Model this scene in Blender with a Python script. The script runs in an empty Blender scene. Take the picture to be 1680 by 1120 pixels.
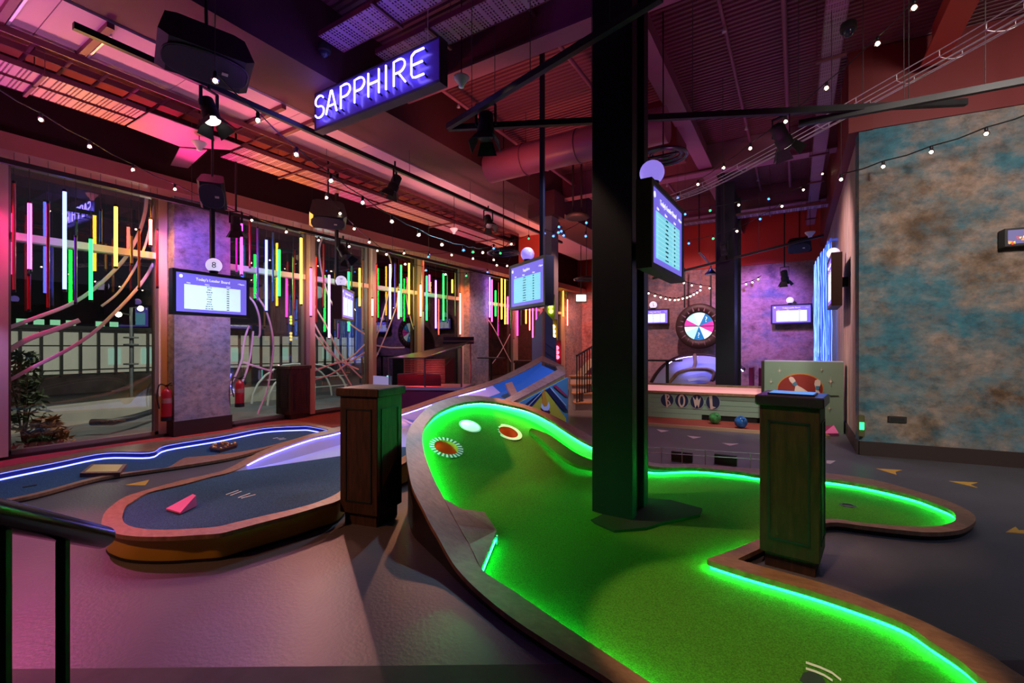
import bpy, math, random
from mathutils import Vector, Matrix
random.seed(7)
SC = bpy.context.scene
COL = SC.collection
PI = math.pi

# ------------------------------------------------------------------ camera
FPX, CU, CV, EYE = 750.0, 840.0, 568.0, 1.5
YAW = math.radians(31.8)
FW = Vector((-math.sin(YAW), math.cos(YAW), 0))      # view direction in the room
RT = Vector((math.cos(YAW), math.sin(YAW), 0))       # to the right of the view
cam = bpy.data.cameras.new('camera')
cam.sensor_width = 36.0
cam.lens = FPX / 1680 * 36
cam.shift_y = 8 / 1680
cam.clip_start = 0.05
cam.clip_end = 200
camo = bpy.data.objects.new('camera', cam)
COL.objects.link(camo)
camo.location = (0, 0, EYE)
camo.rotation_euler = (PI / 2, 0, YAW)
SC.camera = camo

# ------------------------------------------------------------------ view, sky
SC.view_settings.view_transform = 'Standard'
SC.view_settings.look = 'None'
SC.view_settings.gamma = 1
SC.view_settings.use_curve_mapping = False
SC.view_settings.exposure = 0.0
world = bpy.data.worlds.new('night_sky')
SC.world = world
world.use_nodes = True
world.node_tree.nodes['Background'].inputs[0].default_value = (0.012, 0.011, 0.016, 1)
world.node_tree.nodes['Background'].inputs[1].default_value = 1.0


def vec(*a):
    return Vector(a)


def cp0(X, Y, z=.5):
    p = RT * X + FW * Y
    return Vector((p.x, p.y, z))


def lamp(name, kind, loc, col, power, aim=None, size=0.15, angle=60, blend=0.5, sy=None):
    l = bpy.data.lights.new(name, kind)
    l.color = col
    l.energy = power
    if kind == 'AREA':
        l.size = size
        if sy:
            l.shape = 'RECTANGLE'
            l.size_y = sy
    else:
        l.shadow_soft_size = size
    if kind == 'SPOT':
        l.spot_size = math.radians(angle)
        l.spot_blend = blend
    o = bpy.data.objects.new(name, l)
    COL.objects.link(o)
    o.location = loc
    if aim is not None:
        d = Vector(aim) - Vector(loc)
        o.rotation_euler = d.to_track_quat('-Z', 'Y').to_euler()
    return o


# ------------------------------------------------------------------ light
# unseen fill spots, added: they wash the trays, the soffit and the deck
UP = [(-8.1, -.2, (1, .08, .42), 230), (-8.1, 1.3, (.80, .16, .95), 60), (-8.0, 2.1, (1, .42, .04), 150), (-8.0, 3.2, (1, .05, .40), 200), (-8.0, 4.6, (1, .38, .04), 150),
      (-8.0, 6.0, (1, .10, .36), 100), (-8.0, 7.4, (1, .38, .10), 90), (-8.0, 9.2, (1, .16, .30), 90), (-8.0, 11.0, (1, .30, .12), 100), (-8.0, 13.2, (1, .14, .16), 110)]
for x_, y_, c_, w_ in UP:
    lamp('fill_uplight', 'SPOT', (x_, y_, 3.25), c_, w_, (x_ + 1.1, y_ + .15, 4.6), .12, 95, .9)
lamp('wash', 'SPOT', (-5.6, .2, 2.7), (.85, .26, .66), 120, (-6.3, 1.2, 5.0), .2, 110, .9)
lamp('wash', 'SPOT', (-5.2, 3.6, 3.2), (1, .40, .30), 80, (-6.3, 4.4, 5.0), .2, 110, .9)
lamp('wash', 'SPOT', (-5.4, 7.0, 3.2), (1, .38, .36), 120, (-6.2, 7.8, 5.0), .2, 120, .9)
lamp('wash', 'SPOT', (-5.4, 10.6, 3.2), (1, .26, .16), 130, (-5.2, 11.2, 5.5), .2, 140, .9)
lamp('wash', 'SPOT', (-3.9, 2.4, 3.4), (.42, .08, .95), 48, (-3.7, 3.7, 5.6), .2, 130, .9)
lamp('wash', 'SPOT', (-3.9, 5.4, 3.4), (1, .24, .14), 120, (-4.0, 5.9, 5.6), .2, 100, .9)
lamp('wash', 'SPOT', (-3.5, 7.6, 3.6), (1, .2, .16), 110, (-3.6, 8.6, 5.6), .2, 130, .9)
lamp('wash', 'SPOT', (-0.4, 4.9, 2.3), (.75, .08, .50), 60, (-.3, 5.6, 5.6), .25, 130, .9)
lamp('wash', 'SPOT', (2.6, 3.6, 2.4), (.8, .05, .12), 50, (2.6, 5.0, 5.6), .25, 130, .9)
lamp('wash', 'SPOT', (-1.6, 9.4, 2.8), (.60, .10, .55), 70, (-1.4, 10.4, 5.6), .25, 140, .9)
lamp('wash', 'SPOT', (-2.4, 14.2, 2.6), (1, .12, .08), 90, (-2.2, 16.2, 4.8), .2, 100, .9)
# little downlights in the window header, one over each jamb
JL = [(1.50, (1, .03, .30), 170), (1.0, (.40, .26, 1), 60), (3.28, (1, .30, .02), 200), (6.02, (1, .42, .10), 90), (7.72, (1, .36, .20), 90), (9.42, (1, .40, .08), 100), (11.33, (1, .20, .12), 120), (14.5, (1, .4, .2), 90), (16.6, (1, .25, .4), 90), (18.6, (1, .5, .1), 90)]
for y_, c_, w_ in JL:
    lamp('downlight', 'SPOT', (-8.40, y_ - .25, 3.90), c_, w_, (-8.82, y_, 2.3), .03, 50, .9)
lamp('downlight', 'SPOT', (-8.62, 2.95, 3.85), (1, .33, .03), 130, (-8.78, 3.47, 2.7), .03, 60, .9)
lamp('downlight', 'SPOT', (-8.62, 11.0, 3.85), (1, .20, .06), 130, (-8.78, 11.5, 2.7), .03, 60, .9)
lamp('downlight', 'SPOT', (-8.2, .8, 2.2), (.42, .28, 1), 60, (-8.8, 1.55, 1.0), .03, 60, .9)
# theatre spots and added fill spots on the floor and on the courts
lamp('spot', 'SPOT', (-1.6, 5.0, 4.4), (.30, .36, 1), 900, tuple(cp0(-.6, 7.3)), .06, 44, .7)  # unseen spot added to strengthen the blue strip light on the ramp
lamp('spot', 'SPOT', (-7.6, 1.2, 4.0), (1, .14, .42), 950, (-4.6, .4, 0), .06, 38, .8)
lamp('spot', 'SPOT', (-6.3, 4.45, 2.95), (1, .42, .33), 240, (-2.75, 1.42, 0), .025, 25, .35)
lamp('spot', 'SPOT', (-6.8, 3.6, 4.2), (.70, .20, .60), 300, (-3.0, .9, 0), .05, 26, .8)
lamp('spot', 'SPOT', (-5.2, -1.6, 4.3), (1, .40, .16), 520, (-3.8, 3.2, 0), .10, 44, .8)  # unseen warm spot added in place of ambient light on the skirt
lamp('spot', 'SPOT', (-6.4, 7.6, 4.3), (1, .40, .22), 700, (-5.4, 4.2, 0), .06, 62, .8)
lamp('spot', 'SPOT', (-4.4, 6.2, 4.4), (.45, .75, 1), 330, (-4.2, 3.4, 0), .06, 60, .8)
lamp('spot', 'SPOT', (-5.4, 2.6, 4.4), (.55, .72, 1), 300, (-6.5, 2.6, 0), .06, 60, .8)
lamp('spot', 'SPOT', (-.3, 1.6, 4.6), (1, .66, .36), 500, (-.12, 2.62, 0), .03, 23, .3)
lamp('spot', 'SPOT', (-2.7, 3.2, 4.6), (1, .66, .42), 260, (-.6, 4.4, 0), .04, 26, .6)
lamp('spot', 'SPOT', (.4, 6.6, 4.4), (1, .62, .42), 300, (.35, 4.75, 0), .05, 22, .7)
lamp('spot', 'SPOT', (-2.6, 6.4, 4.3), (1, .42, .22), 800, (-3.0, 4.1, .7), .06, 30, .8)
lamp('spot', 'SPOT', (-.5, 1.3, 4.4), (1, .52, .38), 260, tuple(cp0(1.88, 3.0, .75)), .04, 13, .6)
# painted wall on the right and the walls at the back
lamp('spot', 'SPOT', (2.7, 2.2, 4.3), (1, .88, .80), 1150, (2.7, 8.0, 2.3), .45, 84, .9)
lamp('spot', 'SPOT', (-1.3, 8.6, 4.4), (1, .60, .56), 560, (.75, 10.2, 2.4), .15, 75, .8)
lamp('spot', 'SPOT', (-3.0, 13.0, 4.4), (1, .50, .55), 520, (-3.0, 16.5, 1.6), .1, 90, .8)
lamp('spot', 'SPOT', (-.9, 14.0, 4.0), (.40, .18, 1), 900, (-.9, 16.5, 2.6), .1, 70, .9)
lamp('spot', 'SPOT', (-1.4, 12.4, 4.4), (.9, .5, .65), 420, (-.6, 16.5, 1.2), .1, 60, .9)
lamp('spot', 'SPOT', (-7.4, 3.0, 3.5), (.38, .16, 1), 240, (-8.7, 3.9, 2.9), .05, 70, .9)
lamp('spot', 'SPOT', (-6.2, 4.6, 4.2), (.72, .56, 1), 420, (-8.7, 3.9, .9), .05, 46, .9)
lamp('spot', 'SPOT', (-6.8, 11.0, 3.4), (.8, .6, .8), 120, (-8.7, 12.0, 1.8), .05, 70, .9)
lamp('spot', 'SPOT', (-7.6, 17.8, 4.2), (1, .3, .25), 600, (-7.6, 20.4, 1.5), .1, 100, .8)
lamp('spot', 'SPOT', (-4.2, 8.8, 4.5), (1, .46, .32), 900, (-4.3, 10.6, 0), .05, 44, .7)
lamp('spot', 'SPOT', (-6.6, 16.2, 4.4), (1, .5, .34), 520, (-6.2, 14.6, 0), .1, 80, .8)
lamp('spot', 'SPOT', (-1.0, 7.8, 4.4), (.9, 1, .85), 330, (-.6, 10.0, .6), .06, 50, .7)
lamp('spot', 'SPOT', (2.0, 3.0, 4.4), (.50, .62, 1), 150, (2.8, 4.6, 0), .06, 80, .9)
lamp('spot', 'SPOT', (-.6, 8.6, 4.3), (.72, .52, .95), 260, (-1.0, 7.2, 0), .06, 75, .9)
lamp('spot', 'SPOT', (-.8, .4, 4.4), (.35, .25, 1), 30, (-1.4, 1.4, 0), .06, 50, .8)


# ------------------------------------------------------------------ unprojection: picture point -> a point of the room
def ray(u, v):
    return FW + RT * ((u - CU) / FPX) + Vector((0, 0, (CV - v) / FPX))


def at(u, v, z=None, x=None, y=None, d=None):
    r = ray(u, v)
    o = Vector((0, 0, EYE))
    if z is not None:
        t = (z - EYE) / r.z
    elif x is not None:
        t = x / r.x
    elif y is not None:
        t = y / r.y
    else:
        t = d
    return o + r * t


def cp(X, Y, z=0.0):
    """camera plan coordinates (right, ahead) -> room"""
    p = RT * X + FW * Y
    return Vector((p.x, p.y, z))


def yw(u, x):
    """y of the wall point at plane x seen at picture column u"""
    r = ray(u, CV)
    return r.y * (x / r.x)


# ------------------------------------------------------------------ materials
MATS = {}


def nmat(name):
    m = bpy.data.materials.new(name)
    m.use_nodes = True
    nt = m.node_tree
    return m, nt, nt.nodes['Principled BSDF']


def mat(name, col, rough=.5, metal=0.0, em=None, es=0.0, noise=0.0, scale=8.0, bump=0.0, bscale=60.0, stretch=None, spec=.5):
    if name in MATS:
        return MATS[name]
    m, nt, b = nmat(name)
    c = (*col, 1)
    b.inputs['Base Color'].default_value = c
    b.inputs['Roughness'].default_value = rough
    b.inputs['Metallic'].default_value = metal
    b.inputs['Specular IOR Level'].default_value = spec
    if em is not None:
        b.inputs['Emission Color'].default_value = (*em, 1)
        b.inputs['Emission Strength'].default_value = es
    if noise or bump:
        tc = nt.nodes.new('ShaderNodeTexCoord')
        mp = nt.nodes.new('ShaderNodeMapping')
        if stretch:
            mp.inputs['Scale'].default_value = stretch
        nt.links.new(tc.outputs['Object'], mp.inputs['Vector'])
    if noise:
        n = nt.nodes.new('ShaderNodeTexNoise')
        n.inputs['Scale'].default_value = scale
        n.inputs['Detail'].default_value = 5
        nt.links.new(mp.outputs[0], n.inputs['Vector'])
        r = nt.nodes.new('ShaderNodeValToRGB')
        r.color_ramp.elements[0].position = .3
        r.color_ramp.elements[1].position = .7
        r.color_ramp.elements[0].color = (*[max(0, q * (1 - noise)) for q in col], 1)
        r.color_ramp.elements[1].color = (*[min(1, q * (1 + noise)) for q in col], 1)
        nt.links.new(n.outputs['Fac'], r.inputs['Fac'])
        nt.links.new(r.outputs[0], b.inputs['Base Color'])
    if bump:
        n2 = nt.nodes.new('ShaderNodeTexNoise')
        n2.inputs['Scale'].default_value = bscale
        n2.inputs['Detail'].default_value = 3
        nt.links.new(mp.outputs[0], n2.inputs['Vector'])
        bp = nt.nodes.new('ShaderNodeBump')
        bp.inputs['Strength'].default_value = bump
        bp.inputs['Distance'].default_value = .02
        nt.links.new(n2.outputs['Fac'], bp.inputs['Height'])
        nt.links.new(bp.outputs[0], b.inputs['Normal'])
    MATS[name] = m
    return m


def painted(name, warm, cool, scale=.9, sx=(1, 1, 1), rough=.75, cover=.52):
    """sponged decorative paint: warm clouds, patches of a cooler colour, horizontal dabs over both"""
    m, nt, b = nmat(name)
    b.inputs['Roughness'].default_value = rough
    tc = nt.nodes.new('ShaderNodeTexCoord')

    def noise(sc, det, rgh, mapsc, off):
        mp = nt.nodes.new('ShaderNodeMapping')
        mp.inputs['Scale'].default_value = mapsc
        mp.inputs['Location'].default_value = off
        nt.links.new(tc.outputs['Object'], mp.inputs['Vector'])
        n = nt.nodes.new('ShaderNodeTexNoise')
        n.inputs['Scale'].default_value = sc
        n.inputs['Detail'].default_value = det
        n.inputs['Roughness'].default_value = rgh
        nt.links.new(mp.outputs[0], n.inputs['Vector'])
        return n.outputs['Fac']

    def ramp(fac, cols, lo, hi):
        r = nt.nodes.new('ShaderNodeValToRGB')
        els = r.color_ramp.elements
        els[0].position, els[1].position = lo, hi
        els[0].color, els[1].color = (*cols[0], 1), (*cols[-1], 1)
        for i in range(1, len(cols) - 1):
            e = els.new(lo + (hi - lo) * i / (len(cols) - 1))
            e.color = (*cols[i], 1)
        nt.links.new(fac, r.inputs['Fac'])
        return r.outputs[0]

    def mix(f, a, c, mode='MIX'):
        mx = nt.nodes.new('ShaderNodeMix')
        mx.data_type = 'RGBA'
        mx.blend_type = mode
        if isinstance(f, float):
            mx.inputs['Factor'].default_value = f
        else:
            nt.links.new(f, mx.inputs['Factor'])
        nt.links.new(a, mx.inputs['A'])
        nt.links.new(c, mx.inputs['B'])
        return mx.outputs['Result']
    sq = (sx[0], sx[1], sx[2] * 1.5)
    w = ramp(noise(scale, 9, .66, sx, (3, 1, 7)), warm, .33, .67)
    c = ramp(noise(scale * 1.7, 7, .6, sq, (9, 4, 2)), cool, .35, .65)
    k = ramp(noise(scale * .9, 9, .70, sq, (0, 8, 5)), ((0, 0, 0), (1, 1, 1)), cover - .07, cover + .09)
    base = mix(k, w, c)
    d = ramp(noise(scale * 6, 10, .74, (sx[0], sx[1], sx[2] * 1.5), (1, 2, 3)), ((.46, .44, .42), (1.0, 1.0, 1.0), (1.45, 1.40, 1.34)), .33, .68)
    nt.links.new(mix(.85, base, d, 'MULTIPLY'), b.inputs['Base Color'])
    MATS[name] = m
    return m


def woodm(name, dark, light, scale=3.0, rough=.5, axis=(1, 8, 8)):
    m, nt, b = nmat(name)
    b.inputs['Roughness'].default_value = rough
    tc = nt.nodes.new('ShaderNodeTexCoord')
    mp = nt.nodes.new('ShaderNodeMapping')
    mp.inputs['Scale'].default_value = axis
    nt.links.new(tc.outputs['Object'], mp.inputs['Vector'])
    n = nt.nodes.new('ShaderNodeTexNoise')
    n.inputs['Scale'].default_value = scale
    n.inputs['Detail'].default_value = 8
    n.inputs['Roughness'].default_value = .65
    n.inputs['Distortion'].default_value = .4
    nt.links.new(mp.outputs[0], n.inputs['Vector'])
    r = nt.nodes.new('ShaderNodeValToRGB')
    r.color_ramp.elements[0].position = .35
    r.color_ramp.elements[1].position = .68
    r.color_ramp.elements[0].color = (*dark, 1)
    r.color_ramp.elements[1].color = (*light, 1)
    nt.links.new(n.outputs['Fac'], r.inputs['Fac'])
    nt.links.new(r.outputs[0], b.inputs['Base Color'])
    bp = nt.nodes.new('ShaderNodeBump')
    bp.inputs['Strength'].default_value = .15
    bp.inputs['Distance'].default_value = .01
    nt.links.new(n.outputs['Fac'], bp.inputs['Height'])
    nt.links.new(bp.outputs[0], b.inputs['Normal'])
    MATS[name] = m
    return m


def glassm(name, tint=(1, 1, 1), refl=.10):
    """thin pane: clear with a mirror coat that grows towards grazing view"""
    m = bpy.data.materials.new(name)
    m.use_nodes = True
    nt = m.node_tree
    nt.nodes.remove(nt.nodes['Principled BSDF'])
    out = nt.nodes['Material Output']
    tr = nt.nodes.new('ShaderNodeBsdfTransparent')
    tr.inputs[0].default_value = (*tint, 1)
    gl = nt.nodes.new('ShaderNodeBsdfGlossy')
    gl.inputs['Roughness'].default_value = .0
    fr = nt.nodes.new('ShaderNodeFresnel')
    fr.inputs['IOR'].default_value = 1.5
    ad = nt.nodes.new('ShaderNodeMath')
    ad.operation = 'MULTIPLY_ADD'
    ad.inputs[1].default_value = 1.3
    ad.inputs[2].default_value = refl
    ad.use_clamp = True
    nt.links.new(fr.outputs[0], ad.inputs[0])
    mx = nt.nodes.new('ShaderNodeMixShader')
    nt.links.new(ad.outputs[0], mx.inputs[0])
    nt.links.new(tr.outputs[0], mx.inputs[1])
    nt.links.new(gl.outputs[0], mx.inputs[2])
    nt.links.new(mx.outputs[0], out.inputs['Surface'])
    MATS[name] = m
    return m


def glow(name, col, s):
    return mat(name, tuple(min(1, c) for c in col), .4, 0, col, s)


# ------------------------------------------------------------------ mesh builder
class MB:
    def __init__(s):
        s.v, s.f, s.sm, s.mi = [], [], [], []

    def add(s, vs, fs, smooth=False, mi=0):
        b = len(s.v)
        s.v += [Vector(q) for q in vs]
        for f in fs:
            s.f.append(tuple(b + i for i in f))
            s.sm.append(smooth)
            s.mi.append(mi)

    def box(s, c, sz, M=None, bev=0.0, mi=0):
        """box about c; M rotates it about its centre; bev chamfers the vertical edges and top/bottom"""
        hx, hy, hz = sz[0] / 2, sz[1] / 2, sz[2] / 2
        if bev <= 0:
            vs = [Vector((x, y, z)) for z in (-hz, hz) for x, y in ((-hx, -hy), (hx, -hy), (hx, hy), (-hx, hy))]
            fs = [(3, 2, 1, 0), (4, 5, 6, 7), (0, 1, 5, 4), (1, 2, 6, 5), (2, 3, 7, 6), (3, 0, 4, 7)]
        else:
            b = min(bev, hx * .9, hy * .9, hz * .9)
            vs, fs = [], []
            for z, ins in ((-hz, b), (-hz + b, 0), (hz - b, 0), (hz, b)):
                ax, ay = hx - ins, hy - ins
                k = b * .8 if ins == 0 else b * .4
                vs += [Vector(q) for q in ((-ax + k, -ay, z), (ax - k, -ay, z), (ax, -ay + k, z), (ax, ay - k, z), (ax - k, ay, z), (-ax + k, ay, z), (-ax, ay - k, z), (-ax, -ay + k, z))]
            for r in range(3):
                for i in range(8):
                    j = (i + 1) % 8
                    fs.append((r * 8 + i, r * 8 + j, r * 8 + 8 + j, r * 8 + 8 + i))
            fs.append(tuple(range(7, -1, -1)))
            fs.append(tuple(range(24, 32)))
        if M is not None:
            vs = [M @ q for q in vs]
        s.add([q + Vector(c) for q in vs], fs, False, mi)
        return s

    def span(s, lo, hi, mi=0, bev=0.0):
        lo, hi = Vector(lo), Vector(hi)
        return s.box((lo + hi) / 2, hi - lo, None, bev, mi)

    def bar(s, p0, p1, w, h, up=(0, 0, 1), mi=0):
        p0, p1 = Vector(p0), Vector(p1)
        d = (p1 - p0)
        L = d.length
        d.normalize()
        up = Vector(up)
        sd = d.cross(up)
        if sd.length < 1e-4:
            sd = d.cross(Vector((1, 0, 0)))
        sd.normalize()
        u2 = sd.cross(d)
        M = Matrix((d, sd, u2)).transposed()
        return s.box((p0 + p1) / 2, (L, w, h), M, 0, mi)

    def tube(s, pts, r, n=8, closed=False, cap=True, mi=0, smooth=True):
        pts = [Vector(p) for p in pts]
        N = len(pts)
        rings = []
        prev = None
        for i in range(N):
            if closed:
                t = pts[(i + 1) % N] - pts[i - 1]
            else:
                t = pts[min(i + 1, N - 1)] - pts[max(i - 1, 0)]
            t.normalize()
            if prev is None:
                a = t.cross(Vector((0, 0, 1)))
                if a.length < 1e-3:
                    a = t.cross(Vector((1, 0, 0)))
            else:
                a = prev - t * prev.dot(t)
            a.normalize()
            prev = a
            b = t.cross(a)
            rr = r[i] if isinstance(r, (list, tuple)) else r
            rings.append([pts[i] + a * (rr * math.cos(k * 2 * PI / n)) + b * (rr * math.sin(k * 2 * PI / n)) for k in range(n)])
        vs = [q for rg in rings for q in rg]
        fs = []
        M = N if closed else N - 1
        for i in range(M):
            j = (i + 1) % N
            for k in range(n):
                l = (k + 1) % n
                fs.append((i * n + k, i * n + l, j * n + l, j * n + k))
        s.add(vs, fs, smooth, mi)
        if cap and not closed:
            s.add(rings[0], [tuple(range(n - 1, -1, -1))], False, mi)
            s.add(rings[-1], [tuple(range(n))], False, mi)
        return s

    def cyl(s, p0, p1, r, n=16, mi=0, r2=None):
        return s.tube([p0, p1], [r, r if r2 is None else r2], n, mi=mi)

    def lathe(s, prof, o=(0, 0, 0), n=20, M=None, mi=0, smooth=True, cap=True):
        o = Vector(o)
        vs, fs = [], []
        for (r, z) in prof:
            for k in range(n):
                q = Vector((r * math.cos(k * 2 * PI / n), r * math.sin(k * 2 * PI / n), z))
                if M is not None:
                    q = M @ q
                vs.append(q + o)
        for i in range(len(prof) - 1):
            for k in range(n):
                l = (k + 1) % n
                fs.append((i * n + k, i * n + l, i * n + n + l, i * n + n + k))
        s.add(vs, fs, smooth, mi)
        for i, rev in ((0, True), (len(prof) - 1, False)):
            if cap and prof[i][0] > 1e-4:
                rg = vs[i * n:(i + 1) * n]
                s.add(rg, [tuple(range(n - 1, -1, -1)) if rev else tuple(range(n))], False, mi)
        return s

    def ball(s, c, r, n=14, mi=0, sq=1.0):
        m = max(5, n // 2)
        prof = [(r * math.sin(PI * i / m) + 1e-5, -r * sq * math.cos(PI * i / m)) for i in range(m + 1)]
        return s.lathe(prof, c, n, None, mi)

    def prism(s, poly, h, axis=(0, 0, 1), mi=0):
        """polygon of 3-D points pushed by h along axis"""
        a = Vector(axis).normalized() * h
        P = [Vector(p) for p in poly]
        n = len(P)
        nn = Vector((0, 0, 0))
        for i in range(n):
            nn += P[i].cross(P[(i + 1) % n])
        if nn.dot(a) < 0:
            P.reverse()
        vs = P + [p + a for p in P]
        fs = [tuple(range(n - 1, -1, -1)), tuple(range(n, 2 * n))] + [(i, (i + 1) % n, n + (i + 1) % n, n + i) for i in range(n)]
        s.add(vs, fs, False, mi)
        return s

    def strip(s, A, B, closed=False, smooth=False, mi=0, flip=False):
        """quads between two equally long rows of points"""
        n = len(A)
        vs = list(A) + list(B)
        fs = []
        for i in range(n if closed else n - 1):
            j = (i + 1) % n
            f = (i, j, n + j, n + i)
            fs.append(f[::-1] if flip else f)
        s.add(vs, fs, smooth, mi)
        return s

    def build(s, name, m, parent=None, local=False):
        off = Vector((0, 0, 0))
        if parent is not None and not local:
            q = parent
            while q is not None:
                off += Vector(q.location)
                q = q.parent
        me = bpy.data.meshes.new(name)
        me.from_pydata([tuple(q - off) for q in s.v], [], s.f)
        ms = m if isinstance(m, (list, tuple)) else [m]
        for x in ms:
            me.materials.append(x)
        me.polygons.foreach_set('use_smooth', s.sm)
        me.polygons.foreach_set('material_index', s.mi)
        me.update()
        o = bpy.data.objects.new(name, me)
        COL.objects.link(o)
        if parent is not None:
            o.parent = parent
        return o


def tag(o, label=None, cat=None, group=None, kind=None):
    if label:
        o['label'] = label
    if cat:
        o['category'] = cat
    if group:
        o['group'] = group
    if kind:
        o['kind'] = kind
    return o


def thing(name, label, cat, loc=(0, 0, 0), rz=0.0, group=None):
    o = bpy.data.objects.new(name, None)
    o.empty_display_size = .1
    COL.objects.link(o)
    o.location = loc
    o.rotation_euler = (0, 0, rz)
    return tag(o, label, cat, group)


def struct(name, label=None):
    o = bpy.data.objects.new(name, None)
    COL.objects.link(o)
    return tag(o, label, None, None, 'structure')


def dup(o, loc, rz=0.0, label=None, group=None):
    r = o.copy()
    COL.objects.link(r)
    r.location = loc
    r.rotation_euler = (0, 0, rz)
    if label:
        r['label'] = label
    if group:
        r['group'] = group
    for ch in list(o.children):
        c = ch.copy()
        COL.objects.link(c)
        c.parent = r
        for g in list(ch.children):
            d = g.copy()
            COL.objects.link(d)
            d.parent = c
    return r


def lettering(name, s, size, m, parent, M, depth=.002, align='CENTER', warp=None):
    """raised lettering as a mesh; M places the text plane (x right, y up, z out) in the parent's space"""
    cu = bpy.data.curves.new(name, 'FONT')
    cu.body = s
    cu.size = size
    cu.align_x = align
    cu.align_y = 'CENTER'
    cu.extrude = depth
    cu.resolution_u = 3
    t = bpy.data.objects.new('tmp', cu)
    COL.objects.link(t)
    dg = bpy.context.evaluated_depsgraph_get()
    me = bpy.data.meshes.new_from_object(t.evaluated_get(dg))
    bpy.data.objects.remove(t)
    bpy.data.curves.remove(cu)
    for q in me.vertices:
        c = Vector(q.co)
        if warp:
            c = warp(c)
        q.co = M @ c
    me.materials.clear()
    me.materials.append(m)
    o = bpy.data.objects.new(name, me)
    COL.objects.link(o)
    o.parent = parent
    return o


def frame(o, xa, ya):
    """4x4 with columns x, y, x cross y, at o"""
    xa = Vector(xa).normalized()
    ya = Vector(ya).normalized()
    za = xa.cross(ya)
    M = Matrix((xa, ya, za)).transposed().to_4x4()
    M.translation = Vector(o)
    return M


def crom(P, sub=5, closed=True):
    """Catmull-Rom through the points P (vectors)"""
    n = len(P)
    out = []
    rng = range(n) if closed else range(n - 1)
    for i in rng:
        if closed:
            a, b, c, d = P[i - 1], P[i], P[(i + 1) % n], P[(i + 2) % n]
        else:
            a, b, c, d = P[max(i - 1, 0)], P[i], P[i + 1], P[min(i + 2, n - 1)]
        for k in range(sub):
            t = k / sub
            out.append(.5 * ((2 * b) + (c - a) * t + (2 * a - 5 * b + 4 * c - d) * t * t + (3 * b - a - 3 * c + d) * t ** 3))
    if not closed:
        out.append(P[-1].copy())
    return out


def inside(p, poly):
    x, y = p
    c = False
    n = len(poly)
    for i in range(n):
        a, b = poly[i], poly[i - 1]
        if (a[1] > y) != (b[1] > y) and x < (b[0] - a[0]) * (y - a[1]) / (b[1] - a[1]) + a[0]:
            c = not c
    return c

# materials used throughout
BLACK = mat('black_metal', (.012, .012, .014), .45, .2)
BLACKM = mat('matt_black', (.005, .005, .006), .7)
CHROME = mat('chrome_wire', (.70, .66, .70), .40, .35)
STEELP = mat('pale_steel', (.55, .52, .52), .45, .6)
DARKRED = mat('oxblood_paint', (.16, .012, .014), .6)
MAROON = mat('maroon_paint', (.060, .010, .016), .65)
REDPANEL = mat('red_paint', (.42, .04, .03), .6)
PLASTER = mat('pale_plaster', (.50, .42, .46), .7, noise=.08, scale=2)
NAVYCOL = mat('dark_column_paint', (.009, .007, .016), .5, spec=.3)
RIMWOOD = woodm('oak_rim', (.22, .105, .055), (.36, .19, .11), 2.6, .45, (5, 9, 2))
PODWOOD = woodm('stained_oak', (.022, .009, .006), (.075, .030, .017), 3.0, .6, (9, 9, 1.2))
BROWNTRIM = mat('dark_brown_trim', (.030, .016, .013), .5)
WHITEP = mat('white_plastic', (.75, .75, .75), .4)
GLASS = glassm('window_glass', (.90, .90, .90), .09)
CLEAR = glassm('clear_glass', (.94, .96, .95), .03)

# ================================================================== the room
XG, XC = -9.0, -8.7          # plane of the panes, front of the painted pillars
YB, YF = 16.5, 20.4          # back wall, far wall at the end of the window side
XR = 0.75                    # side wall with the fibre curtain
ZD = 5.6                     # ribbed deck

floor_m = mat('floor_vinyl', (.085, .080, .092), .42, noise=.14, scale=1.6, bump=.12, bscale=42)
MB().span((-9.6, -3.5, -.2), (8.5, YF + .2, 0)).build('floor', floor_m)['kind'] = 'structure'
tag(MB().span((-9.0, -.5, 0), (-7.3, 9.0, .006)).build('trim_1', mat('red_carpet', (.30, .045, .04), .95, noise=.2, scale=30, bump=.3, bscale=200)), None, None, None, 'structure')
tag(MB().span((-8.9, 13.0, 0), (-5.0, 20.4, .006)).build('trim_2', mat('pale_boards', (.40, .27, .24), .6, noise=.1, scale=3)), None, None, None, 'structure')
# bare strip in front of the vinyl
pb = [cp(-3.2, 2.11, .0), cp(3.9, 2.2, 0), cp(3.6, .9, 0), cp(-2.6, .9, 0)]
tag(MB().prism(pb, .004).build('trim_3', mat('bare_screed', (.066, .052, .050), .7, noise=.25, scale=5)), None, None, None, 'structure')

# ribbed deck, ribs run across the room
mb = MB()
prof = []
y = -4.0
while y < YF + .3:
    prof += [(y, ZD), (y + .04, ZD), (y + .05, ZD + .03), (y + .075, ZD + .03)]
    y += .085
A = [Vector((-9.6, q[0], q[1])) for q in prof]
B = [Vector((8.5, q[0], q[1])) for q in prof]
mb.strip(A, B)
mb.span((-9.6, -4, ZD + .051), (8.5, YF + .3, ZD + .2))
mb.build('ceiling', mat('ribbed_deck_paint', (.17, .055, .075), .55))['kind'] = 'structure'

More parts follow.
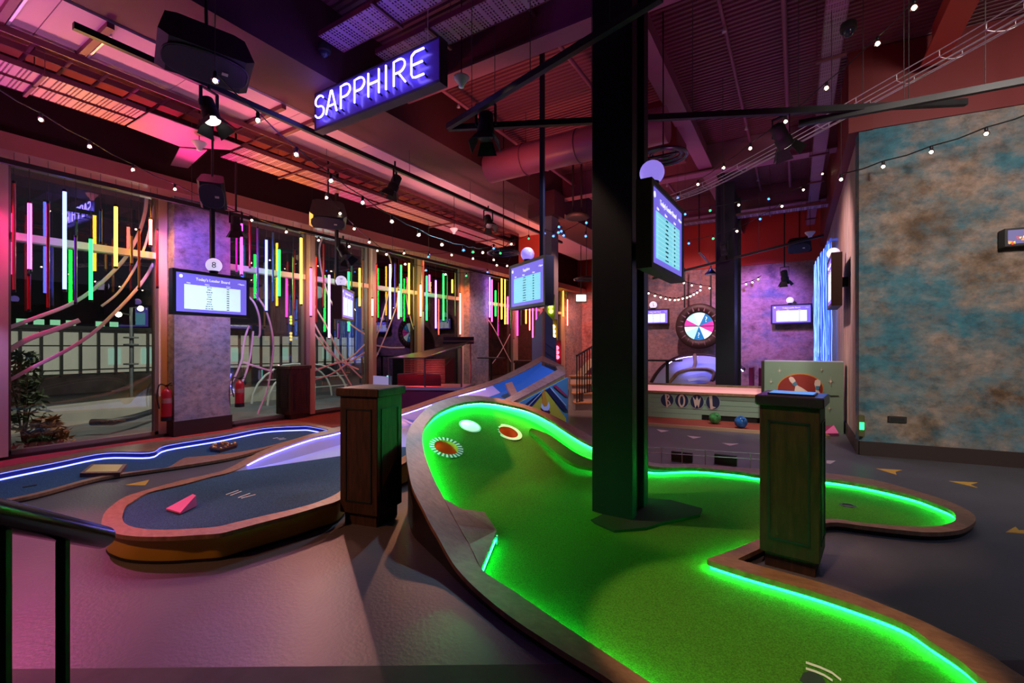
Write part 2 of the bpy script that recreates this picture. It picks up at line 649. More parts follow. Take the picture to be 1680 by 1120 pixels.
# walls
sponge = painted('sponged_paint', [(.085, .045, .022), (.22, .145, .10), (.17, .155, .145), (.30, .215, .17), (.19, .125, .085), (.10, .055, .028)], [(.10, .13, .14), (.025, .13, .18), (.05, .15, .19), (.16, .17, .18)], .95, cover=.50)
spongeB = painted('sponged_plum_paint', [(.09, .045, .05), (.26, .15, .15), (.34, .22, .22), (.30, .19, .19), (.12, .08, .10)], [(.14, .15, .20), (.10, .13, .20)], 1.0, cover=.56)
streak = painted('streaked_paint', [(.22, .11, .08), (.44, .28, .23), (.48, .34, .29), (.30, .20, .17)], [(.36, .34, .36), (.24, .24, .28)], 1.6, (1, 1.6, .12))
pillarm = painted('sponged_grey_paint', [(.15, .12, .13), (.32, .28, .28), (.38, .32, .32), (.24, .20, .21)], [(.20, .22, .28), (.26, .28, .33)], 1.5)

# right wall leaves the corner at a slight angle
c0 = Vector((XR, 7.93, 0))
c1 = c0 + (Vector((2.40, 8.14, 0)) - Vector((.745, 7.95, 0))).normalized() * 7.5
nrm = Vector((-(c1 - c0).y, (c1 - c0).x, 0)).normalized()
tag(MB().prism([c0, c1, c1 + nrm * .2, c0 + nrm * .2], 4.48).build('wall_right', sponge), None, None, None, 'structure')
tag(MB().prism([c0 + Vector((0, 0, 4.48)) - nrm * .03, c1 + Vector((0, 0, 4.48)) - nrm * .03, c1 + nrm * .2 + Vector((0, 0, 4.48)), c0 + nrm * .2 + Vector((0, 0, 4.48))], 1.1).build('wall_right_fascia', DARKRED), None, None, None, 'structure')
tag(MB().prism([c0 - nrm * .025, c1 - nrm * .025, c1, c0], .19).build('baseboard_right', BROWNTRIM), None, None, None, 'structure')
tag(MB().span((XR, 8.0, 0), (XR + .15, YB, 4.47)).build('wall_side', streak), None, None, None, 'structure')
tag(MB().span((XR - .12, 7.90, 4.47), (XR + .15, YB, ZD)).build('wall_side_fascia', DARKRED), None, None, None, 'structure')
tag(MB().span((XR - .025, 7.93, 0), (XR, YB, .19)).build('baseboard_side', BROWNTRIM), None, None, None, 'structure')
tag(MB().span((-4.6, YB, 0), (XR + .2, YB + .2, 4.1)).build('wall_back', spongeB), None, None, None, 'structure')
tag(MB().span((-4.6, YB - .08, 4.1), (XR + .2, YB + .2, ZD)).build('wall_back_fascia', REDPANEL), None, None, None, 'structure')
tag(MB().span((-4.8, YB, 0), (-4.6, YF, ZD)).build('wall_return', spongeB), None, None, None, 'structure')
tag(MB().span((-9.5, YF, 0), (-4.6, YF + .2, 4.1)).build('wall_far', painted('sponged_rose_paint', [(.2, .07, .07), (.42, .2, .19), (.32, .14, .14)], [(.3, .2, .2), (.2, .12, .14)], 1.2)), None, None, None, 'structure')
tag(MB().span((-9.5, YF - .08, 4.1), (-4.6, YF + .2, ZD)).build('wall_far_fascia', REDPANEL), None, None, None, 'structure')
# wall over the windows
tag(MB().span((-9.15, -2.5, 4.06), (-8.9, YF, ZD)).build('wall_left', MAROON), None, None, None, 'structure')
mb = MB()
mb.span((-9.1, -2.5, 3.98), (-8.45, YF, 4.06))
mb.span((-8.55, -2.5, 4.06), (-8.45, YF, 4.20))
mb.build('trim_window_header', mat('header_paint', (.62, .24, .20), .55))['kind'] = 'structure'
tag(MB().span((-9.15, -2.5, 0), (-8.86, YF, .05)).build('trim_sill', BROWNTRIM), None, None, None, 'structure')

# windows: dark frames with a wide timber jamb, a transom and one pane per bay
jamb = mat('window_jamb', (.66, .50, .36), .5)
transom = mat('window_transom', (.75, .68, .62), .5)
bays = [(-1.2, 1.52), (1.62, 3.34), (4.40, 6.02), (6.14, 7.72), (7.84, 9.42), (9.54, 11.35), (12.6, 14.5), (14.62, 16.6), (16.72, 18.6)]
for i, (a, b) in enumerate(bays):
    w = struct('window_%d' % (i + 1), None)
    mb = MB()
    mb.span((XG - .06, a, .05), (XG + .06, a + .05, 3.98))
    mb.span((XG - .06, b - .05, .05), (XG + .06, b, 3.98))
    mb.span((XG - .06, a, .05), (XG + .06, b, .10))
    mb.span((XG - .06, a, 3.93), (XG + .06, b, 3.98))
    mb.build('window_frame', mat('window_frame_paint', (.20, .15, .12), .45), w)
    MB().span((XG - .03, a + .05, 2.93), (XG + .11, b - .05, 3.03)).build('transom', transom, w)
    MB().span((XG - .012, a + .05, .10), (XG - .004, b - .05, 3.93)).build('window_pane', GLASS, w)
for i, (a, b) in enumerate([(1.52, 1.62), (6.02, 6.14), (7.72, 7.84), (9.42, 9.54), (11.35, 11.5), (14.5, 14.62), (16.6, 16.72), (3.34, 3.46), (4.33, 4.40), (18.6, 18.75)]):
    MB().span((XG - .1, a, .05), (XG + (.07 if a in (3.34, 11.35) else .20), b, 3.98)).build('trim_jamb_%d' % (i + 1), jamb)['kind'] = 'structure'
for i, (a, b) in enumerate([(3.47, 4.35), (11.5, 12.55)]):
    w = struct('wall_pillar_%d' % (i + 1))
    MB().span((XG - .1, a, 0), (XC, b, 4.0)).build('pillar_face', pillarm, w)
    MB().span((XG - .05, a - .02, 0), (XC + .025, b + .02, .26)).build('plinth', BROWNTRIM, w)
MB().span((XG - .1, 18.7, 0), (XC, YF, 4.0)).build('wall_pillar_3', pillarm)['kind'] = 'structure'

# ------------------------------------------------------------------ steelwork under the deck (setting)
def beam(name, lo, hi, m):
    MB().span(lo, hi).build(name, m)['kind'] = 'structure'

beam('beam', (-5.74, -3.4, 4.72), (-4.78, 15.5, ZD), mat('boxed_beam_paint', (.055, .011, .022), .7))
lav = mat('soffit_board', (.52, .36, .42), .75)
mb = MB()
y = -3.4
while y < 15.4:
    mb.span((-6.84, y + .004, 4.70), (-5.76, y + 1.196, 4.76))
    y += 1.2
mb.span((-6.84, -3.4, 4.76), (-5.76, 15.4, ZD))
mb.build('beam_soffit', lav)['kind'] = 'structure'
plum = mat('plum_beam_paint', (.24, .08, .14), .55)
for i, yy in enumerate((-.4, 4.6, 9.9, 13.2)):     # I beams across the room
    mb = MB()
    x0 = -4.78
    mb.span((x0, yy, 5.02), (XR - .1 if yy > 7 else 7.5, yy + .26, 5.05))
    mb.span((x0, yy + .115, 5.05), (XR - .1 if yy > 7 else 7.5, yy + .145, ZD))
    mb.build('beam_across_%d' % (i + 1), plum)['kind'] = 'structure'
for i, xx in enumerate((-1.55, 1.5, 4.2)):         # I beams along the room
    mb = MB()
    y1 = 16.4 if xx < .7 else 7.8
    mb.span((xx - .13, -3, 5.10), (xx + .13, y1, 5.13))
    mb.span((xx - .015, -3, 5.13), (xx + .015, y1, ZD))
    mb.build('beam_along_%d' % (i + 1), plum if i == 0 else REDPANEL)['kind'] = 'structure'

# dark H section columns
def hcol(name, c, w, d, z0, z1, m, label):
    """flanges face the camera side (-y) and the back"""
    mb = MB()
    x, y = c
    mb.span((x - w / 2, y, z0), (x + w / 2, y + .05, z1))
    mb.span((x - w / 2, y + d - .05, z0), (x + w / 2, y + d, z1))
    mb.span((x - .06, y + .05, z0), (x + .06, y + d - .05, z1))
    o = mb.build(name, m)
    tag(o, None, None, None, 'structure')
    return o

# the column standing on the green: near edge at the foot seen at (1037, 858)
kc = cp(1.016, 3.87)
mb = MB()
mb.span((kc.x - .36, kc.y, .02), (kc.x, kc.y + .14, ZD), bev=.006)
mb.span((kc.x - .30, kc.y + .14, .02), (kc.x - .05, kc.y + .36, ZD))
mb.span((kc.x - .36, kc.y + .36, .02), (kc.x, kc.y + .50, ZD), bev=.006)
mb.build('column_near', NAVYCOL)['kind'] = 'structure'
k2 = at(1205, 568, y=11.0)
mb = MB()
mb.span((k2.x - .38, k2.y, 0), (k2.x, k2.y + .12, 5.1), bev=.006)
mb.span((k2.x - .30, k2.y + .12, 0), (k2.x - .05, k2.y + 1.3, 5.1))
mb.span((k2.x - .38, k2.y + 1.3, 0), (k2.x, k2.y + 1.42, 5.1), bev=.006)
mb.build('column_middle', NAVYCOL)['kind'] = 'structure'
k3 = at(905, 568, d=10.2)
mb = MB()
mb.span((k3.x - .17, k3.y, 0), (k3.x, k3.y + .34, 4.7), bev=.006)
mb.build('column_far', mat('slate_column_paint', (.18, .17, .22), .5))['kind'] = 'structure'
beam('beam_bracket', (k3.x - .55, k3.y - .1, 4.42), (k3.x + .12, k3.y + .42, 4.95), mat('boxed_beam_paint', (0, 0, 0)))
beam('beam_drop', at(1064, 250, y=7.8) - Vector((0.5, 0, 0)), Vector((at(1110, 250, y=7.8).x, 8.6, 5.6)), DARKRED)
beam('beam_drop_far', Vector((-6.9, 11.5, 3.8)), Vector((-6.2, 12.1, 4.72)), REDPANEL)

# ------------------------------------------------------------------ night street beyond the panes
OUT = mat('wet_pavement', (.13, .14, .15), .5, noise=.3, scale=2)
MB().span((-42, -20, -.5), (-9.2, 40, -.35)).build('ground', OUT)['kind'] = 'structure'
via = thing('railway_building', 'long low glazed building lit up beyond the window panes', 'building', (-24, 14, -.35))
mb = MB()
mb.span((-26, -14, -.35), (-24, 36, .35))
mb.build('stone_base', mat('viaduct_stone', (.16, .13, .11), .8, noise=.3, scale=2), via)
mb = MB()
yy = -14.0
while yy < 36:
    mb.span((-24.0, yy, .40), (-23.98, yy + .52, 2.05))
    yy += .55
lit = mat('lit_facade_panel', (.55, .55, .45), .6, 0, (.80, .82, .62), .32, noise=.3, scale=.6)
mb.build('lit_panels', lit, via)
mb = MB()
yy = -14.0
while yy < 36:
    mb.span((-24, yy - .05, .35), (-23.85, yy + .03, 2.15))
    yy += .55
for zz in (.38, .55, 1.5, 2.08):
    mb.span((-24.0, -14, zz), (-23.88, 36, zz + .05))
mb.build('mullion_grid', mat('facade_mullion', (.05, .05, .045), .5), via)
mb = MB()
for yy in (7.2, 8.3, 9.8, 10.9, 12.0, 14.6, 15.9, 17.2):
    mb.span((-23.97, yy + .02, .75), (-23.95, yy + .42, 1.42))
mb.build('lit_windows', glow('green_office_light', (.42, .72, .58), .6), via)
MB().span((-27, -14, 2.15), (-23.7, 36, 2.3)).build('roof_edge', mat('facade_mullion', (0, 0, 0)), via)
# far block with green windows, and a blue hoarding
fb = thing('office_block', 'dark office block with a row of small green lit windows', 'building', (-38, 10, -.35))
MB().span((-40, -14, -.35), (-38, 16, 5.4)).build('block_wall', mat('night_wall', (.02, .018, .018), .8), fb)
mb = MB()
for k in range(26):
    if k % 5 != 3:
        mb.span((-37.99, -6 + k * .7, 2.6 + (k % 3) * .06), (-37.97, -5.55 + k * .7, 3.1))
mb.build('block_windows', glow('green_strip_light', (.35, .9, .5), .9), fb)
hb = thing('blue_hoarding', 'tall blue lit hoarding beyond the third window bay', 'hoarding', (-20, 20, 0))
MB().span((-21, 17.2, .9), (-20.8, 21.5, 4.2)).build('hoarding_panel', mat('blue_panel', (.02, .10, .5), .5, 0, (.02, .14, .75), .35, noise=.3, scale=.5), hb)
MB().span((-20.9, 18.0, -.35), (-20.85, 18.1, .9)).build('post', BLACK, hb)
MB().span((-20.9, 21.0, -.35), (-20.85, 21.1, .9)).build('post', BLACK, hb)
hs = thing('concrete_wall', 'board marked concrete wall outside the furthest windows', 'wall', (-13.5, 24, 0))
MB().span((-14, 12.4, -.35), (-13.5, 40, 3.8)).build('wall_face', mat('board_concrete', (.24, .22, .18), .8, 0, noise=.25, scale=2.5, stretch=(1, 4, .4)), hs)
lamp('street', 'POINT', (-11.4, 14.6, 3.2), (1, .95, .72), 150, size=.2)  # extra unseen lamp added to brighten the concrete wall
lamp('street', 'POINT', (-11.6, 21.5, 3.0), (1, .92, .7), 160, size=.2)
lamp('street', 'POINT', (-12.6, 5.0, 3.4), (1, .95, .75), 420, size=.2)
lamp('street', 'POINT', (-12.8, 9.0, 3.2), (.75, 1, .95), 260, size=.2)

lp = at(215, 600, x=-16.0)
sl = thing('street_lamp', 'grey street lamp post with two bright heads outside the first window', 'street lamp', (lp.x, lp.y, -.35))
mb = MB()
mb.cyl((lp.x, lp.y, -.35), (lp.x, lp.y, 2.6), .05, 10, r2=.035)
mb.build('post', mat('lamp_post_paint', (.12, .14, .15), .5), sl)
for dy in (-.28, .22):
    h = MB()
    h.bar((lp.x, lp.y, 2.5 + dy * .4), (lp.x, lp.y + dy, 2.55 + dy * .4), .03, .03)
    hd = h.build('lamp_arm', BLACK, sl)
    MB().ball((lp.x, lp.y + dy, 2.50 + dy * .4), .075, 12).build('lamp_head', glow('sodium_glow', (1, .92, .55), 14), hd)
mb = MB()
for zz in (1.0, 1.55, 1.75):
    mb.lathe([(.02, zz - .03), (.17, zz - .02), (.17, zz + .02), (.02, zz + .03)], (lp.x, lp.y, 0), 10)
mb.build('camera_cluster', mat('lamp_post_paint', (0, 0, 0)), sl)

# pale low curved wall and bench strip
mb = MB()
arc = []
for k in range(15):
    t = k / 14
    arc.append(Vector((-13.4 - 2.0 * math.sin(t * 2.2), 1.5 + 9 * t, -.35)))
mb.strip(arc, [q + Vector((0, 0, .48)) for q in arc], smooth=True)
arc2 = [q + Vector((-.3, .1, 0)) for q in arc]
mb.strip([q + Vector((0, 0, .48)) for q in arc], [q + Vector((0, 0, .48)) for q in arc2])
mb.strip(arc2, [q + Vector((0, 0, .48)) for q in arc2])
tag(mb.build('garden_wall', mat('pale_render', (.46, .44, .38), .7, noise=.15, scale=2)), 'pale curved low garden wall outside the first window', 'wall')
mb = MB()
mb.tube([at(150, 692.5, z=-.1), at(185, 692, z=-.1), at(220, 684, z=-.1), at(252, 674, z=-.1)], .07, 8)
tag(mb.build('curved_bench', mat('bench_black', (.02, .02, .03), .5)), 'dark curved bench rail outside beside the first window jamb', 'bench')

def shrub(loc, h, r, n, m, label, seed, flower=None, group=None):
    rd = random.Random(seed)
    t = thing('planted_shrub', label, 'shrub', loc)
    mb = MB()
    for k in range(7):
        a = rd.uniform(0, 6.28)
        mb.tube([Vector(loc), Vector(loc) + Vector((.3 * r * math.cos(a), .3 * r * math.sin(a), h * .5)), Vector(loc) + Vector((r * .7 * math.cos(a), r * .7 * math.sin(a), h * rd.uniform(.6, .95)))], [.02, .012, .005], 5)
    mb.build('stem', mat('shrub_stem', (.05, .035, .02), .8), t)
    mb = MB()
    for k in range(n):
        a, q, zz = rd.uniform(0, 6.28), r * math.sqrt(rd.random()), h * rd.uniform(.15, 1)
        q *= 1.1 - .7 * zz / h
        c = Vector(loc) + Vector((q * math.cos(a), q * math.sin(a), zz))
        dx = Vector((rd.uniform(-1, 1), rd.uniform(-1, 1), rd.uniform(-.5, .8))).normalized() * .10
        dy = dx.cross(Vector((rd.uniform(-1, 1), rd.uniform(-1, 1), 1))).normalized() * .035
        mb.add([c - dx, c + dy, c + dx, c - dy], [(0, 1, 2, 3)])
    tag(mb.build('foliage', m, t), None, None, None, 'stuff')
    return t

leaf = mat('night_leaf', (.05, .085, .03), .6)
rust = mat('rust_leaf', (.34, .12, .04), .6)
q = at(38, 640, x=-12.6)
shrub((q.x, q.y, -.35), 1.75, .42, 420, leaf, 'tall dark green shrub outside by the leftmost jamb', 3)
q = at(75, 670, x=-11.5)
shrub((q.x, q.y, -.35), .55, .40, 260, rust, 'rust leaved low shrub outside the first window', 4)
q = at(66, 690, x=-10.8)
shrub((q.x, q.y, -.35), .30, .30, 160, leaf, 'low green plant outside against the first pane', 5)
# parked white pavilion frame seen through the second bay
pv = thing('bicycle_shelter', 'white arched shelter frame outside the second window bay', 'shelter', (-14, 9.4, -.35))
for k in range(2):
    P = []
    for j in range(13):
        a = PI * j / 12
        P.append(Vector((-14.0 - k * .9, 9.6 - 1.5 * math.cos(a), -.35 + 1.25 * math.sin(a))))
    MB().tube(P, .035, 6).build('hoop', mat('white_tube', (.6, .62, .6), .4), pv)
mb = MB()
for zz in (.1, .45):
    mb.bar((-14.0, 8.1, zz), (-14.0, 11.1, zz), .03, .03)
mb.build('rail', mat('white_tube', (0, 0, 0)), pv)

# ================================================================== mini golf courts
SD = (FW - RT) * .7071       # uphill direction of the green


def zr(p):
    """height of the green's rim: level in front, climbing to the back left"""
    s = p.x * SD.x + p.y * SD.y
    k = .16
    t = (s - 2.38) / k
    sp = k * (math.log(1 + math.exp(t)) if t < 30 else t)
    return .07 + .465 * sp


def on_green(u, v, dz=0.0):
    r = ray(u, v)
    o = Vector((0, 0, EYE))
    lo, hi = .3, 14.0
    f = lambda t: (o + r * t).z - zr(o + r * t) - dz
    # first crossing from above
    t = lo
    while t < hi:
        if f(t) < 0:
            break
        t += .05
    a, b = t - .05, t
    for _ in range(40):
        m = (a + b) / 2
        if f(m) < 0:
            b = m
        else:
            a = m
    return o + r * a


def plan(q):
    if q[0] == 'c':
        p = cp(q[1], q[2])
        return Vector((p.x, p.y, zr(p)))
    return on_green(q[0], q[1])


C = 'c'
pairs = [
    ((C, .75, 1.55), (C, .87, 1.64)), ((C, .42, 1.86), (C, .62, 1.90)),
    ((1007, 1120), (1068, 1120)), ((923, 1067), (988, 1067)), ((840, 1013), (907, 1013)), ((783, 967), (840, 967)),
    ((752, 935), (789, 932)), ((736, 912), (772, 893)), ((720, 883), (756, 868)), ((705, 857), (742, 845)), ((693.6, 834), (729, 818)),
    ((677.5, 802), (713, 788)), ((671, 777), (704, 766)), ((667, 750), (697, 745)), ((666, 727), (693.6, 724)), ((670, 706), (694, 707)), ((680, 690), (699, 695)),
    ((705, 665.5), (718, 676)), ((734, 654), (747, 663)), ((760.5, 648.6), (779, 657.5)), ((790, 649.5), (805, 658)), ((827.5, 655), (838, 664)),
    ((867.6, 665.5), (868, 672)), ((908, 681.6), (900, 687)), ((948, 703), (936, 710)), ((978, 720), (968, 728)), ((1020, 742), (1016, 749)),
    ((1073, 759), (1073, 765)), ((1140, 761), (1140, 767)), ((1207, 766), (1207, 773)), ((1250, 769), (1246, 779)), ((1300, 772), (1300, 783)),
    ((1357, 775.6), (1357, 785)), ((1429, 785.6), (1422, 795)), ((1503, 805), (1495, 812)), ((1551, 820), (1540, 828)), ((1588, 836.5), (1562, 838)),
    ((1601, 849.5), (1568.5, 848)), ((1593, 861), (1562, 856)), ((1571, 870), (1540, 862)), ((1525, 873), (1508, 863.5)), ((1466, 868), (1462, 861)),
    ((1414, 862), (1411, 856.5)), ((1361, 857), (1361, 850.5)), ((1300, 874), (1306, 859)), ((1252, 897), (1252, 881)), ((1222, 911), (1190, 906)),
    ((1212, 916), (1164, 915)), ((1214, 918), (1164, 919)), ((1240, 925.5), (1200, 931)), ((1263, 932), (1240, 943)), ((1353, 957), (1325, 967)), ((1420, 980), (1400, 991)), ((1500, 1012), (1478, 1020)),
    ((1553, 1037), (1525, 1050)), ((1620, 1070), (1575, 1083)), ((1680, 1110), (1625, 1122)),
    ((C, 2.28, 1.6), (C, 2.10, 1.62)), ((C, 2.22, 1.28), (C, 2.04, 1.38)), ((C, 1.9, 1.06), (C, 1.82, 1.22)), ((C, 1.4, 1.04), (C, 1.42, 1.18)), ((C, 1.02, 1.24), (C, 1.1, 1.34))]
outer = crom([plan(a) for a, b in pairs], 4)
inner = crom([plan(b) for a, b in pairs], 4)
gc = cp(1.0, 3.4)
green = thing('green_putting_court', 'green felt putting court with glowing green edge wrapped round the dark column', 'putting court', (gc.x, gc.y, 0))
TH = .032
N = len(outer)
dn = Vector((0, 0, -TH))
up = Vector((0, 0, 0))
mb = MB()
mb.strip(outer, inner, True)
mb.strip(inner, [p + dn for p in inner], True)
mb.strip([p + dn for p in inner], [p + dn for p in outer], True)
mb.strip([p + dn for p in outer], outer, True)
# broad board on the left shoulder of the bank
wedge = [on_green(*q) for q in ((729, 818), (734, 831), (795, 840), (815, 870), (789, 932), (770, 893), (752, 862), (738, 838))]
mb.prism([p + dn for p in wedge], TH + .002)
rim = mb.build('rim', RIMWOOD, green)
# skirt outside
sk_o = []
for i in range(N):
    o_, n_ = outer[i], inner[i]
    dd = (n_ - o_)
    dd.z = 0
    dd.normalize()
    sk_o.append(o_ + dd * .02 + dn)
mb = MB()
mb.strip([Vector((p.x, p.y, 0)) for p in sk_o], sk_o, True, True)
mb.build('skirt', mat('dark_skirt_panel', (.016, .010, .010), .35), green)
# two pale inlay lines on the raised skirt
mb = MB()
for off, ww in ((.30, .006), (.42, .006)):
    a, b = [], []
    for i in range(N):
        if 32 < i < 100 and sk_o[i].z > off * .9 + .1:
            d_ = (outer[i] - inner[i])
            d_.z = 0
            d_.normalize()
            z_ = sk_o[i].z - off * .55
            a.append(sk_o[i] + d_ * .003 + Vector((0, 0, z_ - sk_o[i].z)))
            b.append(a[-1] + Vector((0, 0, ww)))
    if len(a) > 2:
        mb.strip(a, b)
mb.build('inlay_line', mat('pale_inlay', (.55, .42, .36), .5), green)
# kerb inside, set back under the rim
KB = .055


def inset(lst, olst, d):
    out = []
    n = len(lst)
    for i in range(n):
        t = lst[(i + 1) % n] - lst[i - 1]
        nn = Vector((-t.y, t.x, 0)).normalized()
        w = olst[i] - lst[i]
        w.z = 0
        if nn.dot(w) < 0:
            nn = -nn
        out.append(lst[i] + nn * d)
    return out


def zfelt(p):
    h = zr(p)
    b = min(1.0, max(0.0, (h - .09) / .25))
    c = min(1.0, max(0.0, (p.x * RT.x + p.y * RT.y + .5) / 1.3))
    return h - .066 - b * (.015 + .10 * c)


kerb = inset(inner, outer, .02)
mb = MB()
mb.strip([Vector((p.x, p.y, p.z + dn.z)) for p in kerb], [Vector((p.x, p.y, zfelt(p) - .01)) for p in kerb], True, True)
# kerb along the free side of the shoulder board
wk = [wedge[i] for i in (1, 2, 3, 4)]
mb.strip([p + dn for p in wk], [Vector((p.x, p.y, zfelt(p) - .01)) for p in wk])
mb.build('kerb', mat('frosted_kerb', (.42, .50, .44), .35), green)
# frosted band hung under the rim, the strip of lamps sits behind its lower edge and points at the felt
bandm = mat('lit_green_band', (.10, .30, .16), .35, 0, (.0, .42, .12), .22)  # weak emission stands in for backlight through the band
ledG = glow('green_led', (.012, 1.0, .17), 140.0)
ledGB = glow('green_led_bank', (.012, 1.0, .17), 165.0)
skipG = set(list(range(39, 45)) + [7, 8, 9])
bt_ = inset(inner, outer, .004)
lb_ = inset(inner, outer, .036)


def gap(p):
    h = p.z - zfelt(p)
    return p.z - zfelt(p) - .030


def ledrun(rng, parent, lm):
    """one run of band and lamp strip over the sample numbers in rng"""
    bank = lm is ledGB

    def od(i):
        d_ = lb_[i] - bt_[i]
        d_.z = 0
        return d_.normalized()
    ob = .024 if bank else 0.0
    T = [bt_[i] + dn + od(i) * ob for i in rng]
    Bm = [bt_[i] + od(i) * ob - Vector((0, 0, gap(bt_[i]) + (.022 if bank else .004))) for i in rng]
    mb = MB()
    mb.strip(T, Bm, smooth=True)
    mb.build('frosted_band', bandm, parent)
    A, B = [], []
    for i in rng:
        g = TH - .002 if bank else gap(bt_[i])
        A.append(bt_[i] - Vector((0, 0, g + .001)) + od(i) * .001)
        B.append(bt_[i] - Vector((0, 0, g + .009)) + od(i) * .018)
    mb = MB()
    mb.strip(A, B, smooth=True)
    # closed back so the strip only shines down and out
    mb.build('led_strip', lm, parent)


runs, cur = [], []
for i in range(N + 1):
    if i == N or (i // 4) in skipG:
        if len(cur) > 3:
            runs.append(cur)
        cur = []
    else:
        cur.append(i)
        if i in (26 * 4,):
            runs.append(cur)
            cur = [i]
if cur:
    runs.append(cur)
for r_ in runs:
    ledrun([i % N for i in r_], green, ledGB if 9 < r_[0] // 4 < 26 else ledG)
w0, w1 = wedge[3], wedge[4]
dd = Vector((w1.y - w0.y, -(w1.x - w0.x), 0)).normalized()
cen = cp(.9, 3.4)
if dd.dot(cen - w0) < 0:
    dd = -dd
A = [w0 + dd * .004 + dn * 1.1, w1 + dd * .004 + dn * 1.1]
mb = MB()
mb.strip(A, [p - Vector((0, 0, .012)) for p in A])
mb.build('led_strip', glow('green_led_soft', (.01, 1, .2), 60), green)
# felt
poly = [(p.x, p.y) for p in inset(inner, outer, .03)]
holes = []


def gdisc(u, v, r):
    """a round feature lying on the felt: centre, axes and normal there"""
    c = on_green(u, v, -.066)
    for _ in range(3):
        c = on_green(u, v, zfelt(c) - zr(c))
    e = .01
    gx = (zr(c + Vector((e, 0, 0))) - zr(c)) / e
    gy = (zr(c + Vector((0, e, 0))) - zr(c)) / e
    n = Vector((-gx, -gy, 1)).normalized()
    a = Vector((1, 0, gx)).normalized()
    b = n.cross(a).normalized()
    return c, a, b, n, r


H1 = gdisc(732, 734, .118)
H3 = gdisc(834, 709, .115)
HC = gdisc(1391, 829, .05)
HL = gdisc(771, 699, .105)
holes = [H1, H3, HC]
xs = [q[0] for q in poly]
ys = [q[1] for q in poly]
G = .028
nx = int((max(xs) - min(xs)) / G) + 2
ny = int((max(ys) - min(ys)) / G) + 2
idx = {}
mb = MB()
vs, fs = [], []
for i in range(nx):
    for j in range(ny):
        x = min(xs) + (i + .5) * G
        y = min(ys) + (j + .5) * G
        if not inside((x, y), poly):
            continue
        p = Vector((x, y, zfelt(Vector((x, y, 0)))))
        if any((p - h[0]).length < h[4] + G * .3 for h in holes):
            continue
        f = []
        for (a, b) in ((i, j), (i + 1, j), (i + 1, j + 1), (i, j + 1)):
            if (a, b) not in idx:
                X, Y = min(xs) + a * G, min(ys) + b * G
                idx[(a, b)] = len(vs)
                vs.append((X, Y, zfelt(Vector((X, Y, 0)))))
            f.append(idx[(a, b)])
        fs.append(tuple(f))
mb.add(vs, fs, True)
feltG = mat('green_felt', (.078, .26, .022), .95, noise=.40, scale=140, bump=.5, bscale=260, spec=.1)
mb.build('felt', feltG, green)
copper = mat('copper_cup', (.62, .22, .08), .45, .3)
whiteR = mat('white_ring_paint', (.8, .8, .8), .5)
greenR = mat('dark_green_ring_paint', (.02, .10, .03), .6)


def ring(H, r0, r1, n, lift, stripes):
    c, a, b, nn, r = H
    mb = MB()
    for k in range(n):
        t0, t1 = 2 * PI * k / n, 2 * PI * (k + 1) / n
        P = []
        for (q, t) in ((r0, t0), (r1, t0), (r1, t1), (r0, t1)):
            P.append(c + a * (q * math.cos(t)) + b * (q * math.sin(t)) + nn * lift)
        mb.add(P, [(0, 1, 2, 3)], False, k % 2 if stripes else 0)
    return mb


def cup(H, depth):
    c, a, b, nn, r = H
    mb = MB()
    M = Matrix((a, b, nn)).transposed()
    mb.lathe([(1e-4, -depth), (r, -depth), (r * 1.02, .004)], c, 28, M, cap=False)
    return mb


ring(H1, H1[4], H1[4] + .05, 46, .006, True).build('striped_ring', [whiteR, greenR], green)
cup(H1, .17).build('cup', copper, green)
lamp('cup_light', 'POINT', tuple(H1[0] - H1[3] * .03 + SD * .08), (1, .36, .08), .07, size=.02)
ring(H3, H3[4] - .004, H3[4] + .045, 40, .006, False).build('hole_ring', mat('mint_ring_paint', (.55, .85, .70), .5), green)
cup(H3, .15).build('cup', copper, green)
lamp('cup_light', 'POINT', tuple(H3[0] - H3[3] * .03 + SD * .08), (1, .36, .08), .05, size=.02)
ring(HC, HC[4] - .006, HC[4] + .016, 28, .004, False).build('hole_ring', mat('dark_ring', (.03, .05, .03), .5), green)
cup(HC, .08).build('cup', mat('dark_cup', (.03, .03, .03), .5), green)
mb = MB()
c, a, b, nn, r = HL
M = Matrix((a, b, nn)).transposed()
mb.lathe([(r, -.005), (r, .006), (1e-4, .010)], c, 32, M)
mb.build('lit_disc', glow('white_green_disc', (.55, 1, .78), .85), green)
mb = ring(HL, r, r + .018, 32, .005, False)
mb.build('disc_ring', mat('mint_ring_paint', (0, 0, 0)), green)
# rolled felt lip under the back kerb
lip = [on_green(u, v, -.095) for u, v in ((868, 706), (890, 722), (912, 741), (940, 759), (972, 767), (1010, 772))]
lip2 = [on_green(u, v, -.060) for u, v in ((872, 702), (900, 712), (926, 730), (950, 745), (980, 757), (1012, 764))]
A, B = crom(lip, 4, False), crom(lip2, 4, False)
mb = MB()
mb.strip(A, B, smooth=True)
mb.strip([p + Vector((0, 0, -.04)) for p in A], A, smooth=True)
mb.build('felt_lip', mat('lip_felt', (.10, .27, .035), .95, noise=.3, scale=140), green)
# felt collar round the foot of the column, its shadow painted in at right
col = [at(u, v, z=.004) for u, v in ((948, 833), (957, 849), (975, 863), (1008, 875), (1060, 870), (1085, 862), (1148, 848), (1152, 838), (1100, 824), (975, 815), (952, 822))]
MB().prism(col, .026).build('column_collar_shadow', mat('collar_shadow_felt', (.010, .030, .006), .95, noise=.3, scale=140), green)
# light pole at the end of the shoulder board
p0 = on_green(815, 872)
mb = MB()
mb.bar(Vector((p0.x, p0.y, zfelt(p0))) + Vector((.015, -.03, 0)), p0 + Vector((.015, -.03, -.02)), .018, .03)
mb.build('kerb_post', mat('frosted_kerb', (0, 0, 0)), green)
